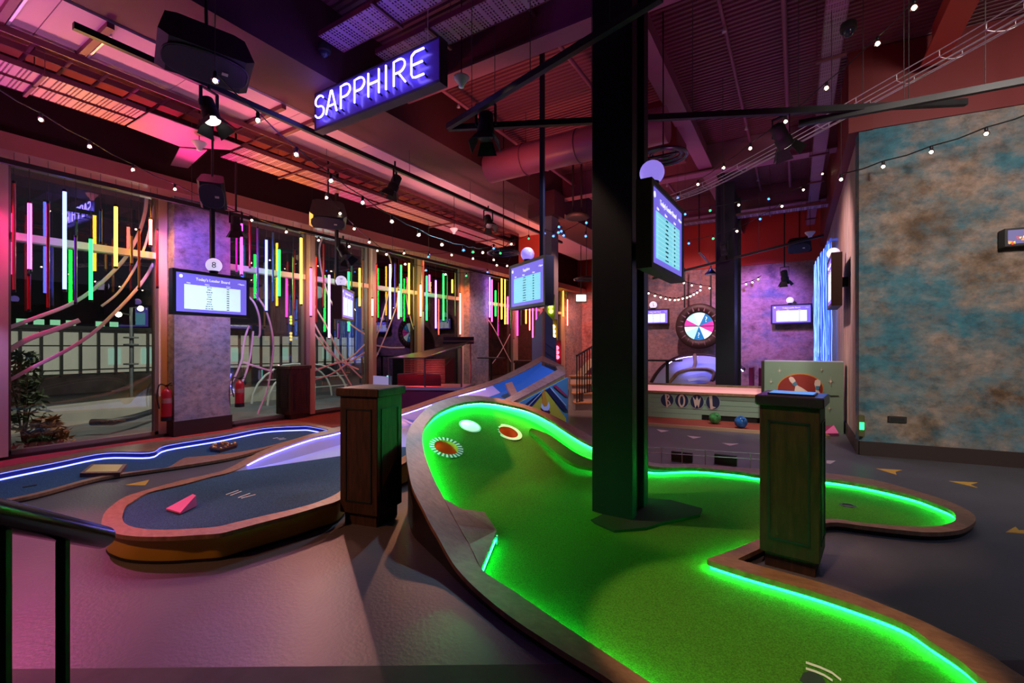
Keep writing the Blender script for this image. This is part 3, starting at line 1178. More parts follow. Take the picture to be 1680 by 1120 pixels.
# projected light painted on as pale arcs at the near end
mkw = mat('painted_light_mark', (.85, .90, .92), .6)
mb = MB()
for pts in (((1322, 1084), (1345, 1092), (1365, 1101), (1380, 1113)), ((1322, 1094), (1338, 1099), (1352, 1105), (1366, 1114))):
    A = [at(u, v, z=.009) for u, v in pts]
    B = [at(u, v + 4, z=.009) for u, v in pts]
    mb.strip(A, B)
tg = mb.build('painted_light_arc', mkw, green)
mb = MB()
mb.prism([at(u, v, z=.005) for u, v in ((1318, 1104), (1330, 1102), (1350, 1112), (1356, 1124), (1330, 1128), (1312, 1116))], .004)
mb.build('tee_patch', mat('dark_tee', (.03, .04, .05), .5), green)

# ------------------------------------------------------------------ low chrome rail behind the green
rl = thing('low_rail', 'low chrome twin wire rail behind the green court', 'rail', tuple(cp(2.0, 5.6)))
pr = [at(u, v, z=.02) for u, v in ((1040, 754), (1085, 756), (1119, 758), (1157, 761), (1231, 766), (1262, 768))]
for k, hh in enumerate((.10, .17)):
    mb = MB()
    mb.tube([p + Vector((0, 0, hh)) for p in pr], .005, 6)
    mb.build('rail_wire', CHROME, rl)
for p in pr[1:-1]:
    MB().cyl(p - Vector((0, 0, .02)), p + Vector((0, 0, .18)), .006, 8).build('rail_post', CHROME, rl)
for uu, vv, lab in ((1118, 757, 'left'), (1190, 762, 'right')):
    p = at(uu, vv, z=.0)
    tag(MB().box((p.x, p.y + .03, .06), (.26, .05, .12)).build('kerb_block', mat('kerb_block_paint', (.035, .028, .022), .6)), 'dark kerb block under the low chrome rail, the %s one' % lab, 'block')

# ------------------------------------------------------------------ front blue court
blue = thing('blue_putting_court', 'blue felt putting court with yellow side and tan rim running up into a ramp', 'putting court', (*cp(-2.2, 4.2).xy, 0))
ZB = .20


def zb(u, v, z=ZB, d=None):
    return at(u, v, d=d) if d else at(u, v, z=z)


fo = [(166.5, 862), (167, 853), (172, 840), (186, 827), (209, 813), (255, 799), (302, 786.5), (340, 778), (375, 767.6), (433, 737.5), (502, 714), (556, 700)]
fi = [(201, 850), (201.5, 844), (206, 831), (220.5, 820), (255, 805), (302, 793.5), (340, 784), (386, 772), (437.5, 744), (505, 719), (556, 707)]
fi = [(200.8, 850), (201, 844), (206, 831), (213, 825), (240, 809), (272, 800.5), (305, 793), (345, 782), (386, 771), (440, 743), (507, 718.5), (556, 707)]
no = [(166.5, 862), (173, 868.6), (197, 876.5), (232, 880), (278.5, 880), (320, 877.5), (360, 874.7), (386, 868.5), (433, 856), (479, 844), (526, 830), (558, 819)]
ni = [(200.8, 850), (204, 857), (215, 863), (236, 867), (267, 868.6), (310, 867), (355, 863.5), (386, 856.5), (433, 845.5), (479, 835), (521, 823), (556, 807)]
FO = [zb(*q) for q in fo]
FI = [zb(*q) for q in fi]
NO = [zb(*q) for q in no]
NI = [zb(*q) for q in ni]
# the far rim climbs behind the pedestal, the near rim passes behind it
FO += [at(664, 669, d=8.5), at(735, 645, d=8.4), at(806, 624, d=8.4), at(850, 604, d=8.3), at(890, 583, d=8.2)]
FI += [at(664, 676, d=8.3), at(735, 652, d=8.2), at(808, 631, d=8.2), at(855, 611, d=8.1), at(889, 592, d=8.0)]
NO += [cp(-1.46, 4.34, .20), cp(-1.17, 4.9, .24), cp(-.80, 5.65, .40), at(849, 655, d=6.3), at(928, 613, d=6.9)]
NI += [cp(-1.58, 4.45, .20), cp(-1.28, 5.05, .24), cp(-.90, 5.85, .40), at(846, 645, d=6.5), at(915, 606, d=7.0)]


def sm(L):
    return crom(L, 5, False)


FO, FI, NO, NI = sm(FO), sm(FI), sm(NO), sm(NI)
tb = Vector((0, 0, -.03))


def rimstrip(mb, O, I):
    mb.strip(O, I)
    mb.strip(I, [p + tb for p in I])
    mb.strip([p + tb for p in I], [p + tb for p in O])
    mb.strip([p + tb for p in O], O)


mb = MB()
rimstrip(mb, FO, FI)
rimstrip(mb, NO, NI)
# end board across the top of the ramp and the cross piece
mb.prism([FO[-1] + tb, FI[-1] + tb, at(912, 600, d=7.7) + tb, NI[-1] + tb, NO[-1] + tb, at(926, 601, d=7.6) + tb], .03)
mb.prism([at(829, 629, d=7.4), at(840, 626, d=7.4), at(852, 650, d=6.55), at(842, 655, d=6.5)], -.05)
mb.build('rim', RIMWOOD, blue)
ns = len(NO)
mb = MB()
SK = [NO[0]] + NO
cen = cp(-2.4, 4.6)
skn = []
for p in NO:
    d_ = cen - p
    d_.z = 0
    skn.append(p + d_.normalized() * .03)
fsk = [p + (cen - p).normalized() * .03 for p in FO]
mb.strip([Vector((p.x, p.y, 0)) for p in skn], [p + tb for p in skn], smooth=True)
mb.build('skirt', mat('mustard_paint', (.46, .26, .015), .5, noise=.12, scale=3), blue)
mb = MB()
mb.strip([Vector((p.x, p.y, 0)) for p in fsk], [p + tb for p in fsk], smooth=True)
mb.build('far_skirt', mat('dark_skirt_panel', (0, 0, 0)), blue)
mb = MB()
mb.strip([Vector((p.x, p.y, 0)) + (p - cen).normalized() * .004 for p in skn], [Vector((p.x, p.y, .022)) + (p - cen).normalized() * .004 for p in skn], smooth=True)
mb.build('toe_strip', BLACKM, blue)
# level felt, ends where the trough begins
lf = [i for i in range(len(FI))]
I8 = 8 * 5
feltF = [p + Vector((0, 0, -.014)) for p in FI[:I8 + 1]]
I9 = 14 * 5
nearF = [p + Vector((0, 0, -.014)) for p in NI[:I9 + 1]]
pf = feltF + [cp(-2.07, 5.48, .186), cp(-1.42, 5.98, .186)] + nearF[::-1]
P2 = [(p.x, p.y) for p in pf]
mb = MB()
G2 = .045
xs = [q[0] for q in P2]
ys = [q[1] for q in P2]
big = Vector((0, 0, .186))
mb.add([Vector((p.x, p.y, .186)) for p in pf], [tuple(range(len(pf)))])
feltB = mat('blue_felt', (.042, .105, .200), .95, noise=.45, scale=120, bump=.5, bscale=240, spec=.1)
mb.build('felt', feltB, blue)
# trough and ramp deck
F0 = [feltF[-1]] + [cp(-2.83, 5.75, .06), cp(-2.62, 6.7, .04), cp(-2.2, 7.6, .12)]
deckF = [FI[I8] + Vector((0, 0, -.012))] + [cp(-2.90, 5.75, .05), at(556, 730, d=6.9), at(664, 700, d=8.0), at(735, 671, d=7.9), at(808, 650, d=7.9), at(855, 628, d=7.8), at(889, 600, d=7.8)]
deckN = [cp(-1.42, 5.98, .186), cp(-1.3, 6.05, .10), cp(-1.12, 6.1, .12), cp(-.95, 6.15, .22), cp(-.6, 6.25, .38), at(838, 660, d=6.7), at(870, 640, d=6.8), at(915, 612, d=7.1)]
DF, DN = crom(deckF, 6, False), crom(deckN, 6, False)
mb = MB()
nd = len(DF)
rows = [[a.lerp(b, k / 6) for a, b in zip(DF, DN)] for k in range(7)]
for k in range(6):
    mb.strip(rows[k], rows[k + 1], smooth=True)
mb.build('ramp_deck', mat('pale_blue_deck', (.30, .38, .62), .45), blue)
# far kerb between rim and trough
mb = MB()
kt = [p + Vector((0, 0, -.012)) for p in FI[I8:]]
nk = len(kt)
kb = []
for i in range(nk):
    t = i / (nk - 1) * (nd - 1)
    a = int(min(t, nd - 2))
    kb.append(DF[a].lerp(DF[a + 1], t - a))
mb.strip(kt[:-10], kb[:-10], smooth=True)
mb.build('kerb', mat('lavender_kerb', (.40, .38, .62), .4), blue)
dark_top = mat('deep_blue_felt', (.012, .16, .42), .9, noise=.3, scale=90)
mb = MB()
r0, r1 = rows[1], rows[5]
k0 = nd - 16
mb.strip([p + Vector((0, 0, .012)) for p in rows[0][k0:]], [p + Vector((0, 0, .012)) for p in rows[6][k0:]], smooth=True)
mb.build('landing_felt', dark_top, blue)
mb = MB()
mb.strip(kt[-11:], kb[-11:], smooth=True)
mb.build('landing_wall', dark_top, blue)
ledB = glow('blue_led', (.10, .13, 1.0), 14)
ledB2 = glow('blue_led_fine', (.10, .13, 1.0), 5)
ledF = glow('blue_led_foot', (.16, .18, 1.0), 6)
mb = MB()
tt = [p.lerp(q, .10) - FW * .016 + Vector((0, 0, .004)) for p, q in zip(kt[2:-11], kb[2:-11])]
tt2 = [p + Vector((0, 0, -.012)) + (cp(-1.0, 5.6) - p).normalized() * .030 for p in tt]
mb.strip(tt, [p + Vector((0, 0, -.003)) + (cp(-1.0, 5.6) - p).normalized() * .011 for p in tt])
mb.build('led_strip', glow('blue_led_strong', (.17, .15, 1.0), 34), blue)
# second strip along the foot of the kerb, inside the trough
# pink wedge lying on the felt
pk = thing('pink_wedge', 'small pink wedge ramp lying on the blue felt near its rounded end', 'wedge', tuple(at(298, 834, z=.19)))
A = [at(272.5, 836, z=.193), at(296, 843, z=.193), at(323, 829.5, z=.193)]
ap = at(322.5, 829.5, z=.193)
ap = Vector((ap.x, ap.y, 0))
dcam = ap.x * FW.x + ap.y * FW.y
top = at(321.5, 812, d=dcam)
bk = A[0].lerp(A[2], .93)
w3 = A[2] - (A[1] - A[0]) * .28
A4 = A[2] + (A[0] - A[1]) * .30
mb = MB()
l1 = Vector((0, 0, .012))
top2 = Vector((A4.x, A4.y, top.z))
mb.add([A[0], A[1], A[2], A4, A[0] + l1, A[1] + l1, top, top2], [(3, 2, 1, 0), (4, 5, 6, 7), (0, 1, 5, 4), (1, 2, 6, 5), (2, 3, 7, 6), (3, 0, 4, 7)])
mb.build('wedge_block', mat('pink_paint', (.85, .16, .42), .5), pk)
# projected light painted as pale dashes on the blue felt
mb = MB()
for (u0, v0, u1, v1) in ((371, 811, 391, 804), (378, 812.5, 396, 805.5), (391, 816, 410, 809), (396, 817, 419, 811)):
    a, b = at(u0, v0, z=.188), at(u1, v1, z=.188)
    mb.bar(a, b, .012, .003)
mb.build('painted_light_dash', mkw, blue)

# rocket side panel under the ramp
rp0, rp1 = at(847, 656, d=6.33), at(928.5, 614, d=6.9)
b0, b1 = Vector((rp0.x, rp0.y, 0)), Vector((rp1.x, rp1.y, 0))
ax = (b1 - b0)
LW = ax.length
ax.normalize()
nr = Vector((ax.y, -ax.x, 0))
if nr.dot(-b0) < 0:
    nr = -nr
pn = thing('flame_panel', 'graphic side panel of the ramp with flame on yellow triangle and stripes', 'panel', tuple(b0))
PX = lambda s, z, o=0.0: b0 + ax * s + Vector((0, 0, z)) + nr * (.05 + o)


def pbuild(name, poly, m, lift, th=.004):
    mb = MB()
    P = [PX(s, z, lift) for s, z in poly]
    mb.prism(P, th, nr)
    return mb.build(name, m, pn)


def pz(u, v):
    """panel coordinates of a picture point"""
    r = ray(u, v)
    o = Vector((0, 0, EYE))
    q = b0 + nr * .05
    t = (q - o).dot(nr) / r.dot(nr)
    p = o + r * t
    return ((p - b0).dot(ax), p.z)


za, zbb = rp0.z - .04, rp1.z - .04
pbuild('panel_board', [(0, 0), (LW, 0), (LW, zbb), (0, za)], mat('teal_paint', (.10, .30, .34), .5), -.03, .03)
tri = [pz(893, 634), pz(929, 690), (pz(929, 690)[0], .02), (pz(855, 700)[0], .02), pz(868, 672)]
pbuild('triangle', [pz(893, 637), pz(928, 686), (LW, .02), (.1, .02), pz(866, 676)], mat('flag_yellow', (.62, .50, .03), .5), .004)
navy = mat('navy_paint', (.012, .016, .06), .5)
whs = mat('white_line_paint', (.7, .72, .72), .5)
for q0, q1, w, m in (((893, 630), (864, 672), 3.2, navy), ((889, 630), (860, 672), .7, whs), ((884, 630), (853, 672), 3, navy), ((898, 630), (928, 674), 3.6, navy), ((902, 628), (928, 665), .7, whs), ((909, 622), (929, 650), 2.2, mat('crimson_paint', (.45, .03, .09), .5))):
    P = [pz(q0[0] - w, q0[1]), pz(q0[0] + w, q0[1]), pz(q1[0] + w, q1[1]), pz(q1[0] - w, q1[1])]
    P = [(min(max(s, 0.0), LW), min(z, za + (zbb - za) * s / LW - .01)) for s, z in P]
    pbuild('stripe', P, m, .008)
pbuild('flame', [pz(*q) for q in ((892, 638), (888, 646), (889, 655), (887, 660), (891, 666), (897, 665), (896, 655), (894, 648))], mat('flame_orange', (.72, .30, .02), .5), .012)
pbuild('nozzle', [pz(*q) for q in ((887, 660), (886, 668), (891, 673), (898, 673), (901, 667), (899, 659), (896, 666), (891, 667))], mat('white_line_paint', (0, 0, 0)), .016)
pbuild('nozzle_core', [pz(*q) for q in ((888, 668), (887, 676), (896, 682), (902, 676), (898, 670))], mat('deep_maroon_paint', (.12, .01, .02), .5), .013)
# blue fin standing behind the top of the ramp, two leaves meeting at an orange edge
f0 = at(892, 580, d=8.6)
fn = thing('rocket_fin', 'tall blue fin board with orange edge standing behind the ramp top', 'fin', (f0.x, f0.y, 0))
fz = lambda v, d: 1.5 + (568 - v) / 750 * d
for side, us, m in ((-1, (892, 873), mat('fin_blue', (.05, .12, .36), .5)), (1, (892, 913), mat('fin_blue', (0, 0, 0)))):
    e0 = at(892, 568, d=8.6)
    e1 = at(us[1], 568, d=9.0)
    zt, zs, zb_ = fz(508, 8.6), fz(554, 9.0), 0.0
    zt2 = fz(526, 9.0)
    P = [Vector((e0.x, e0.y, 0)), Vector((e1.x, e1.y, 0)), Vector((e1.x, e1.y, zs)), Vector((e1.x, e1.y, zs)).lerp(Vector((e0.x, e0.y, zs + .06)), .25), Vector((e1.x, e1.y, zt2)).lerp(Vector((e0.x, e0.y, zt2)), .3), Vector((e0.x, e0.y, zt))]
    MB().prism(P, .03, FW).build('fin_leaf', m, fn)
    ng = 5
    for k in range(ng if side > 0 else 0):
        a = Vector((e0.x, e0.y, .9 + k * .17)) - FW * .004
        b = Vector((e1.x, e1.y, .72 + k * .17)) - FW * .004
        MB().bar(a.lerp(b, .15), a.lerp(b, .85), .008, .022).build('groove', mat('fin_groove', (.02, .06, .2), .5), fn)
MB().bar(Vector((f0.x, f0.y, 0)) - FW * .01, Vector((f0.x, f0.y, fz(506, 8.6))) - FW * .01, .035, .03, (1, 0, 0)).build('edge_bar', mat('fin_orange', (.60, .26, .08), .5), fn)

# ------------------------------------------------------------------ back blue court along the windows
bc = thing('window_putting_court', 'long low blue felt court beside the windows with bright blue lit kerb', 'putting court', (*at(300, 740, z=0).xy, 0))
Z2 = .12
bo = [(-260, 822), (-120, 794), (0, 767), (80, 752), (162, 736.6), (255, 724), (300, 718), (360, 710), (433, 698), (491, 693.4), (512, 694.5), (548, 702)]
bi = [(-260, 830), (-120, 801.5), (0, 774.5), (90, 757), (172, 741.5), (246, 740.5), (274, 729), (360, 715), (433, 701.3), (491, 698), (509, 698.5), (540, 704.5)]
nr_o = [(-260, 868), (-120, 845.5), (0, 823.6), (70, 808.5), (162, 784), (240, 772), (290, 765), (360, 754), (395, 746.5), (430, 737), (462, 727), (536, 706)]
nr_i = [(-260, 864), (-120, 842), (0, 820), (70, 805), (162, 780.7), (240, 770.3), (275, 766), (302, 751), (330, 748), (395, 740.5), (455, 727.5), (532, 705.5)]
BO, BI, QO, QI = [crom([at(u, v, z=zz) for u, v in L], 5, False) for L, zz in ((bo, Z2), (bi, Z2), (nr_o, .045), (nr_i, .045))]
mb = MB()
rimstrip(mb, BO, BI)
rimstrip(mb, QO, QI)
mb.build('rim', RIMWOOD, bc)
mb = MB()
cen2 = at(300, 740, z=0)
mb.strip([Vector((p.x, p.y, 0)) for p in BO], [p + tb for p in BO])
mb.strip([Vector((p.x, p.y, 0)) for p in QO], [p + tb for p in QO])
mb.build('skirt', mat('dark_skirt_panel', (0, 0, 0)), bc)
mb = MB()
pf = BI + QI[::-1]
mb.add([Vector((p.x, p.y, .03)) for p in pf], [tuple(range(len(pf)))])
mb.build('felt', feltB, bc)
mb = MB()
mb.strip([p + Vector((0, 0, -.01)) for p in BI], [Vector((p.x, p.y, .03)) for p in BI], smooth=True)
mb.strip([p + Vector((0, 0, -.01)) for p in QI], [Vector((p.x, p.y, .03)) for p in QI], smooth=True)
mb.build('kerb', mat('navy_kerb', (.05, .06, .25), .35), bc)
L1 = [Vector((p.x, p.y, .104)) + Vector((.82, -.5, 0)) * .006 for p in BI]
mb = MB()
mb.tube(L1, .0035, 5)
mb.build('led_strip', ledB2, bc)
L2 = [Vector((p.x, p.y, .040)) + Vector((.82, -.5, 0)) * .010 for p in BI]
mb = MB()
mb.tube(L2, .009, 6)
mb.build('led_strip', ledF, bc)
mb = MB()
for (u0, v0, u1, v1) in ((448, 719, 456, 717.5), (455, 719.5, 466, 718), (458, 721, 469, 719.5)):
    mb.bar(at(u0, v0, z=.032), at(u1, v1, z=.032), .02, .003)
mb.build('painted_light_dash', mkw, bc)  # more projected light, painted on as pale strokes
mb = MB()
mb.bar(at(37, 799, z=.033), at(60, 795, z=.033), .035, .006)
mb.build('hole_slot', BLACKM, bc)
# gold topped tray
P = [at(u, v, z=.075) for u, v in ((150, 761), (208, 761), (197, 775), (131, 776))]
gt = thing('gold_tray', 'low square block with gold top lying on the window court', 'tray', tuple((P[0] + P[2]) / 2 - Vector((0, 0, .045))))
P3 = [p + Vector((0, 0, -.045)) for p in P]
MB().prism(P3, .045).build('tray_body', woodm('tray_wood', (.10, .03, .03), (.22, .09, .06), 3), gt)
c_ = sum(P, Vector()) / 4
MB().prism([c_ + (p - c_) * .80 for p in P], .004).build('gold_inset', mat('brushed_gold', (.62, .46, .16), .45, .3), gt)
# dark tray of trinkets
P = [at(u, v, z=.07) for u, v in ((343, 731.5), (366, 725.5), (390, 727), (388, 730), (361, 738), (345, 736))]
tr = thing('trinket_tray', 'small dark tray heaped with golden studs on the window court', 'tray', tuple(sum(P, Vector()) / 6 - Vector((0, 0, .04))))
MB().prism([p + Vector((0, 0, -.04)) for p in P], .04).build('tray_body', mat('tray_black', (.04, .015, .015), .5), tr)
c_ = sum(P, Vector()) / 6
rd = random.Random(5)
mb = MB()
for k in range(26):
    a, b = rd.choice(P), rd.choice(P)
    q = c_ + (a.lerp(b, rd.random()) - c_) * .8
    mb.ball(q + Vector((0, 0, .012)), rd.uniform(.012, .02), 6)
tag(mb.build('studs', mat('gold_stud', (.75, .42, .16), .35, .4), tr), None, None, None, 'stuff')

# ================================================================== hanging glass tubes in the windows
TC = {  # colour of the light, colour of the unlit glass
    'pink': ((1, .05, .40), (.55, .03, .22)), 'magenta': ((1, .03, .50), (.50, .02, .25)), 'red': ((1, .10, .12), (.45, .03, .03)),
    'blue': ((.09, .12, 1), (.10, .14, .50)), 'violet': ((.30, .12, 1), (.20, .10, .45)), 'green': ((.01, 1, .06), (.04, .30, .10)),
    'yellow': ((1, .50, .03), (.45, .32, .04)), 'orange': ((1, .30, .10), (.50, .15, .05)), 'white': ((.9, .35, .9), (.5, .5, .55)),
    'teal': ((.1, .8, .7), (.05, .24, .24)), 'gold': ((1, .75, .25), (.45, .30, .08)), 'coral': ((1, .16, .12), (.5, .12, .10)),
}
tubes = [  # column, top, foot, colour, lit
    (23, 297, 479, 'coral', 0), (48.7, 330, 445, 'pink', 1), (47.5, 449, 511, 'red', 0), (79, 330, 508, 'red', 0), (106, 311, 478, 'blue', 1), (124, 386, 499, 'violet', 0),
    (149, 389, 495, 'green', 1), (165, 343, 400, 'teal', 0), (190, 336, 440, 'yellow', 1), (216, 384, 435, 'gold', 0), (228, 375, 475, 'orange', 0), (247, 357, 405, 'coral', 1), (258, 375, 473, 'red', 0),
    (388, 379, 449, 'pink', 0), (396, 362, 452, 'magenta', 1), (410, 354, 440, 'red', 0), (422.6, 372, 495, 'violet', 0), (437, 391, 512, 'blue', 1), (448, 379, 496, 'teal', 0), (458, 407, 488, 'green', 1),
    (481, 420, 536, 'gold', 0), (494, 388, 501, 'yellow', 1),
    (510, 438, 520, 'pink', 1), (519, 419, 531, 'red', 0), (531, 398, 505, 'red', 0), (540, 449, 556, 'white', 1), (551, 420, 491, 'blue', 1), (555, 528, 556, 'violet', 0), (572, 444, 545, 'green', 1), (577, 413, 473, 'green', 0),
    (590, 438, 504, 'yellow', 1), (596, 425, 541, 'orange', 0),
    (611, 488, 520, 'coral', 1), (618, 432, 529, 'red', 0), (640, 432, 525, 'white', 1), (648, 430, 506, 'blue', 0), (654, 475, 525, 'coral', 1), (658, 433, 521, 'green', 1), (671, 430, 517, 'yellow', 1), (679, 436, 536, 'gold', 0),
    (690, 465, 521, 'coral', 1), (694.5, 423, 511, 'red', 0), (700, 451, 527, 'green', 1), (704.5, 449, 480, 'pink', 1), (715, 458, 540, 'violet', 1), (727.5, 447, 527, 'green', 1), (734, 449, 530, 'green', 0), (742, 457, 482, 'yellow', 1),
    (747, 446, 520, 'gold', 0), (755, 479, 550, 'coral', 1),
    (803.5, 453, 522, 'blue', 1), (807, 457, 529, 'pink', 1), (813, 475, 520, 'green', 1), (818, 462, 530, 'orange', 0), (823, 455, 525, 'yellow', 1), (828.5, 457, 533, 'yellow', 1), (833, 485, 533, 'pink', 1),
    (838, 495, 540, 'green', 0), (843, 500, 556, 'pink', 0), (849, 500, 552, 'magenta', 1), (855, 495, 534, 'green', 0), (863, 500, 532, 'yellow', 1), (869, 500, 543, 'coral', 1), (874, 500, 558, 'pink', 1), (880, 500, 546, 'magenta', 1),
    (913, 470, 524, 'green', 1), (924, 476, 520, 'yellow', 1), (931, 490, 535, 'coral', 1)]
bayname = ['the leftmost window bay', 'the bay right of the sponged pillar', 'the third window bay', 'the fourth window bay',
           'the fifth window bay', 'the bay behind the centre screen', 'the bay by the slate column']
wiring = mat('hanging_wire', (.05, .05, .05), .5)
capm = mat('tube_cap', (.02, .02, .02), .5)
ORD = ['first', 'second', 'third', 'fourth', 'fifth', 'sixth', 'seventh', 'eighth']


def bay_of(u):
    for i, lim in enumerate((270, 500, 606, 685, 795, 890)):
        if u < lim:
            return i
    return 6


count = {}
for (u, v0, v1, cname, on) in tubes:
    count[(bay_of(u), cname, on)] = count.get((bay_of(u), cname, on), 0) + 1
seen = {}
for (u, v0, v1, cname, on) in tubes:
    x = -8.58 if on else -8.50
    p1, p0 = at(u, v0, x=x), at(u, v1, x=x)
    b = bay_of(u)
    k = (b, cname, on)
    seen[k] = seen.get(k, 0) + 1
    word = 'glowing' if on else 'unlit'
    if count[k] > 1:
        lab = '%s %s %s hanging tube from the left in %s' % (ORD[seen[k] - 1], word, cname, bayname[b])
    else:
        lab = '%s %s glass tube hanging in %s' % (word, cname, bayname[b])
    t = thing('hanging_tube', lab, 'light tube', tuple(p0), 0, 'coloured glass tubes hanging in the windows')
    lit_c, dim_c = TC[cname]
    r = .022 if on else .017
    if on:
        m = glow('lit_%s_glass' % cname, lit_c, 9.0)
    else:
        m = mat('unlit_%s_glass' % cname, tuple(min(1, 1.7 * q) for q in dim_c), .12)
    e = Vector((0, 0, .03))
    MB().cyl(p0 + e, p1 - e, r, 10).build('tube_glass', m, t)
    mb = MB()
    mb.cyl(p0, p0 + e, r * 1.12, 10)
    mb.cyl(p1 - e, p1, r * 1.12, 10)
    MB().cyl(p0, p0 + e, r * 1.12, 10).build('cap', capm, t)
    MB().cyl(p1 - e, p1, r * 1.12, 10).build('cap', capm, t)
    if p1.z < 3.96:
        MB().cyl(p1, Vector((p1.x, p1.y, 3.985)), .003, 5).build('wire', wiring, t)

# curved pale strips sweeping over the panes
arcs = [
    [(14, 538), (60, 521), (112, 501), (150, 478), (182, 450), (208, 421), (228, 385), (239, 350), (242, 325)],
    [(14, 575), (50, 555), (90, 541), (132, 525)],
    [(14, 625), (60, 600), (106, 577), (150, 549), (185, 517), (218, 483), (240, 455), (253, 432)],
    [(168, 502), (195, 480), (218, 447), (236, 412), (247, 375), (255, 335)],
    [(407, 484), (419, 497), (427, 520), (428, 545), (426, 553)],
    [(420, 481), (436, 505), (446, 535), (450, 565), (447, 600), (440, 640), (430, 665), (424, 680)],
    [(410, 534), (402, 560), (398, 590), (385, 622), (375, 632)],
    [(417, 543), (413, 580), (405, 612), (392, 640), (377, 648)],
    [(400, 594), (425, 602), (450, 610)],
    [(506, 480), (520, 505), (540, 540), (556, 575), (575, 600), (595, 620)],
    [(506, 505), (525, 545), (548, 580), (565, 610), (578, 632)],
    [(510, 535), (535, 570), (560, 592), (590, 606)],
    [(512, 610), (545, 598), (575, 588), (600, 565)],
    [(512, 624), (545, 614), (575, 594), (600, 578)],
    [(533, 383), (526, 405), (527, 430), (534, 465), (548, 500), (572, 528), (600, 548)],
    [(612, 575), (625, 535), (634, 500), (641, 470), (644, 440), (640, 420), (630, 405)],
    [(612, 600), (630, 560), (642, 530), (652, 500), (657, 465)],
    [(612, 565), (640, 570), (665, 570)],
    [(680, 540), (672, 510), (668, 480), (672, 450)],
    [(800, 520), (815, 545), (835, 585), (850, 610)],
    [(806, 600), (822, 578), (838, 548)],
]
arcplace = ['rising across the leftmost pane to its header, the upper long one', 'short and blunt ended in the leftmost pane', 'lowest long one across the leftmost pane', 'steep one by the right jamb of the leftmost pane',
            'short one just right of the big score screen', 'bulging long one right of the score screen down to the floor', 'slanting by the right edge of the sponged pillar', 'second slanting one right of the sponged pillar', 'nearly level short one behind the slatted pedestal',
            'upper sweep down across the third pane', 'middle sweep down across the third pane', 'lowest sweep down across the third pane', 'rising to the right low in the third pane', 'rising to the right at the foot of the third pane', 'hooked one hanging behind the seventh score screen',
            'leaning tall one in the fourth pane', 'second leaning one in the fourth pane', 'nearly level one in the fourth pane', 'short steep one left of the glass box', 'falling one left of the slate column', 'rising one left of the slate column']
stripm = mat('pale_strip', (.80, .66, .66), .45)
arcr = [.026, .034, .024, .017] + [.019] * 20
for L, pl, ar in zip(arcs, arcplace, arcr):
    P = crom([at(u, v, x=-8.965) for u, v in L], 5, False)
    mb = MB()
    mb.tube(P, ar, 8)
    for q in mb.v:
        q.x = -8.998 + (q.x + 8.965) * .14
    o = mb.build('curved_strip', stripm)
    tag(o, 'pale curved window strip, ' + pl, 'window strip', 'curved strips on the windows')

# ================================================================== score screens
frame_m = mat('screen_frame', (.012, .012, .016), .4)
brownframe = mat('screen_frame_brown', (.10, .06, .05), .45)
scr_bg = glow('screen_violet', (.17, .13, .72), 1.0)
scr_tab = glow('screen_table', (.66, .84, .92), 1.0)
scr_tabc = glow('screen_table_cyan', (.20, .66, .80), 1.0)
scr_txt = glow('screen_white', (.9, .92, 1), 1.0)
scr_line = mat('screen_ink', (.03, .07, .12), .8)
scr_rule = glow('screen_rule', (.42, .60, .68), 1.0)
ballm = mat('score_ball', (.85, .80, .88), .25, 0, (.75, .66, 1), .85)
ballp = mat('score_ball_violet', (.5, .4, .9), .25, 0, (.36, .25, 1.0), .75)


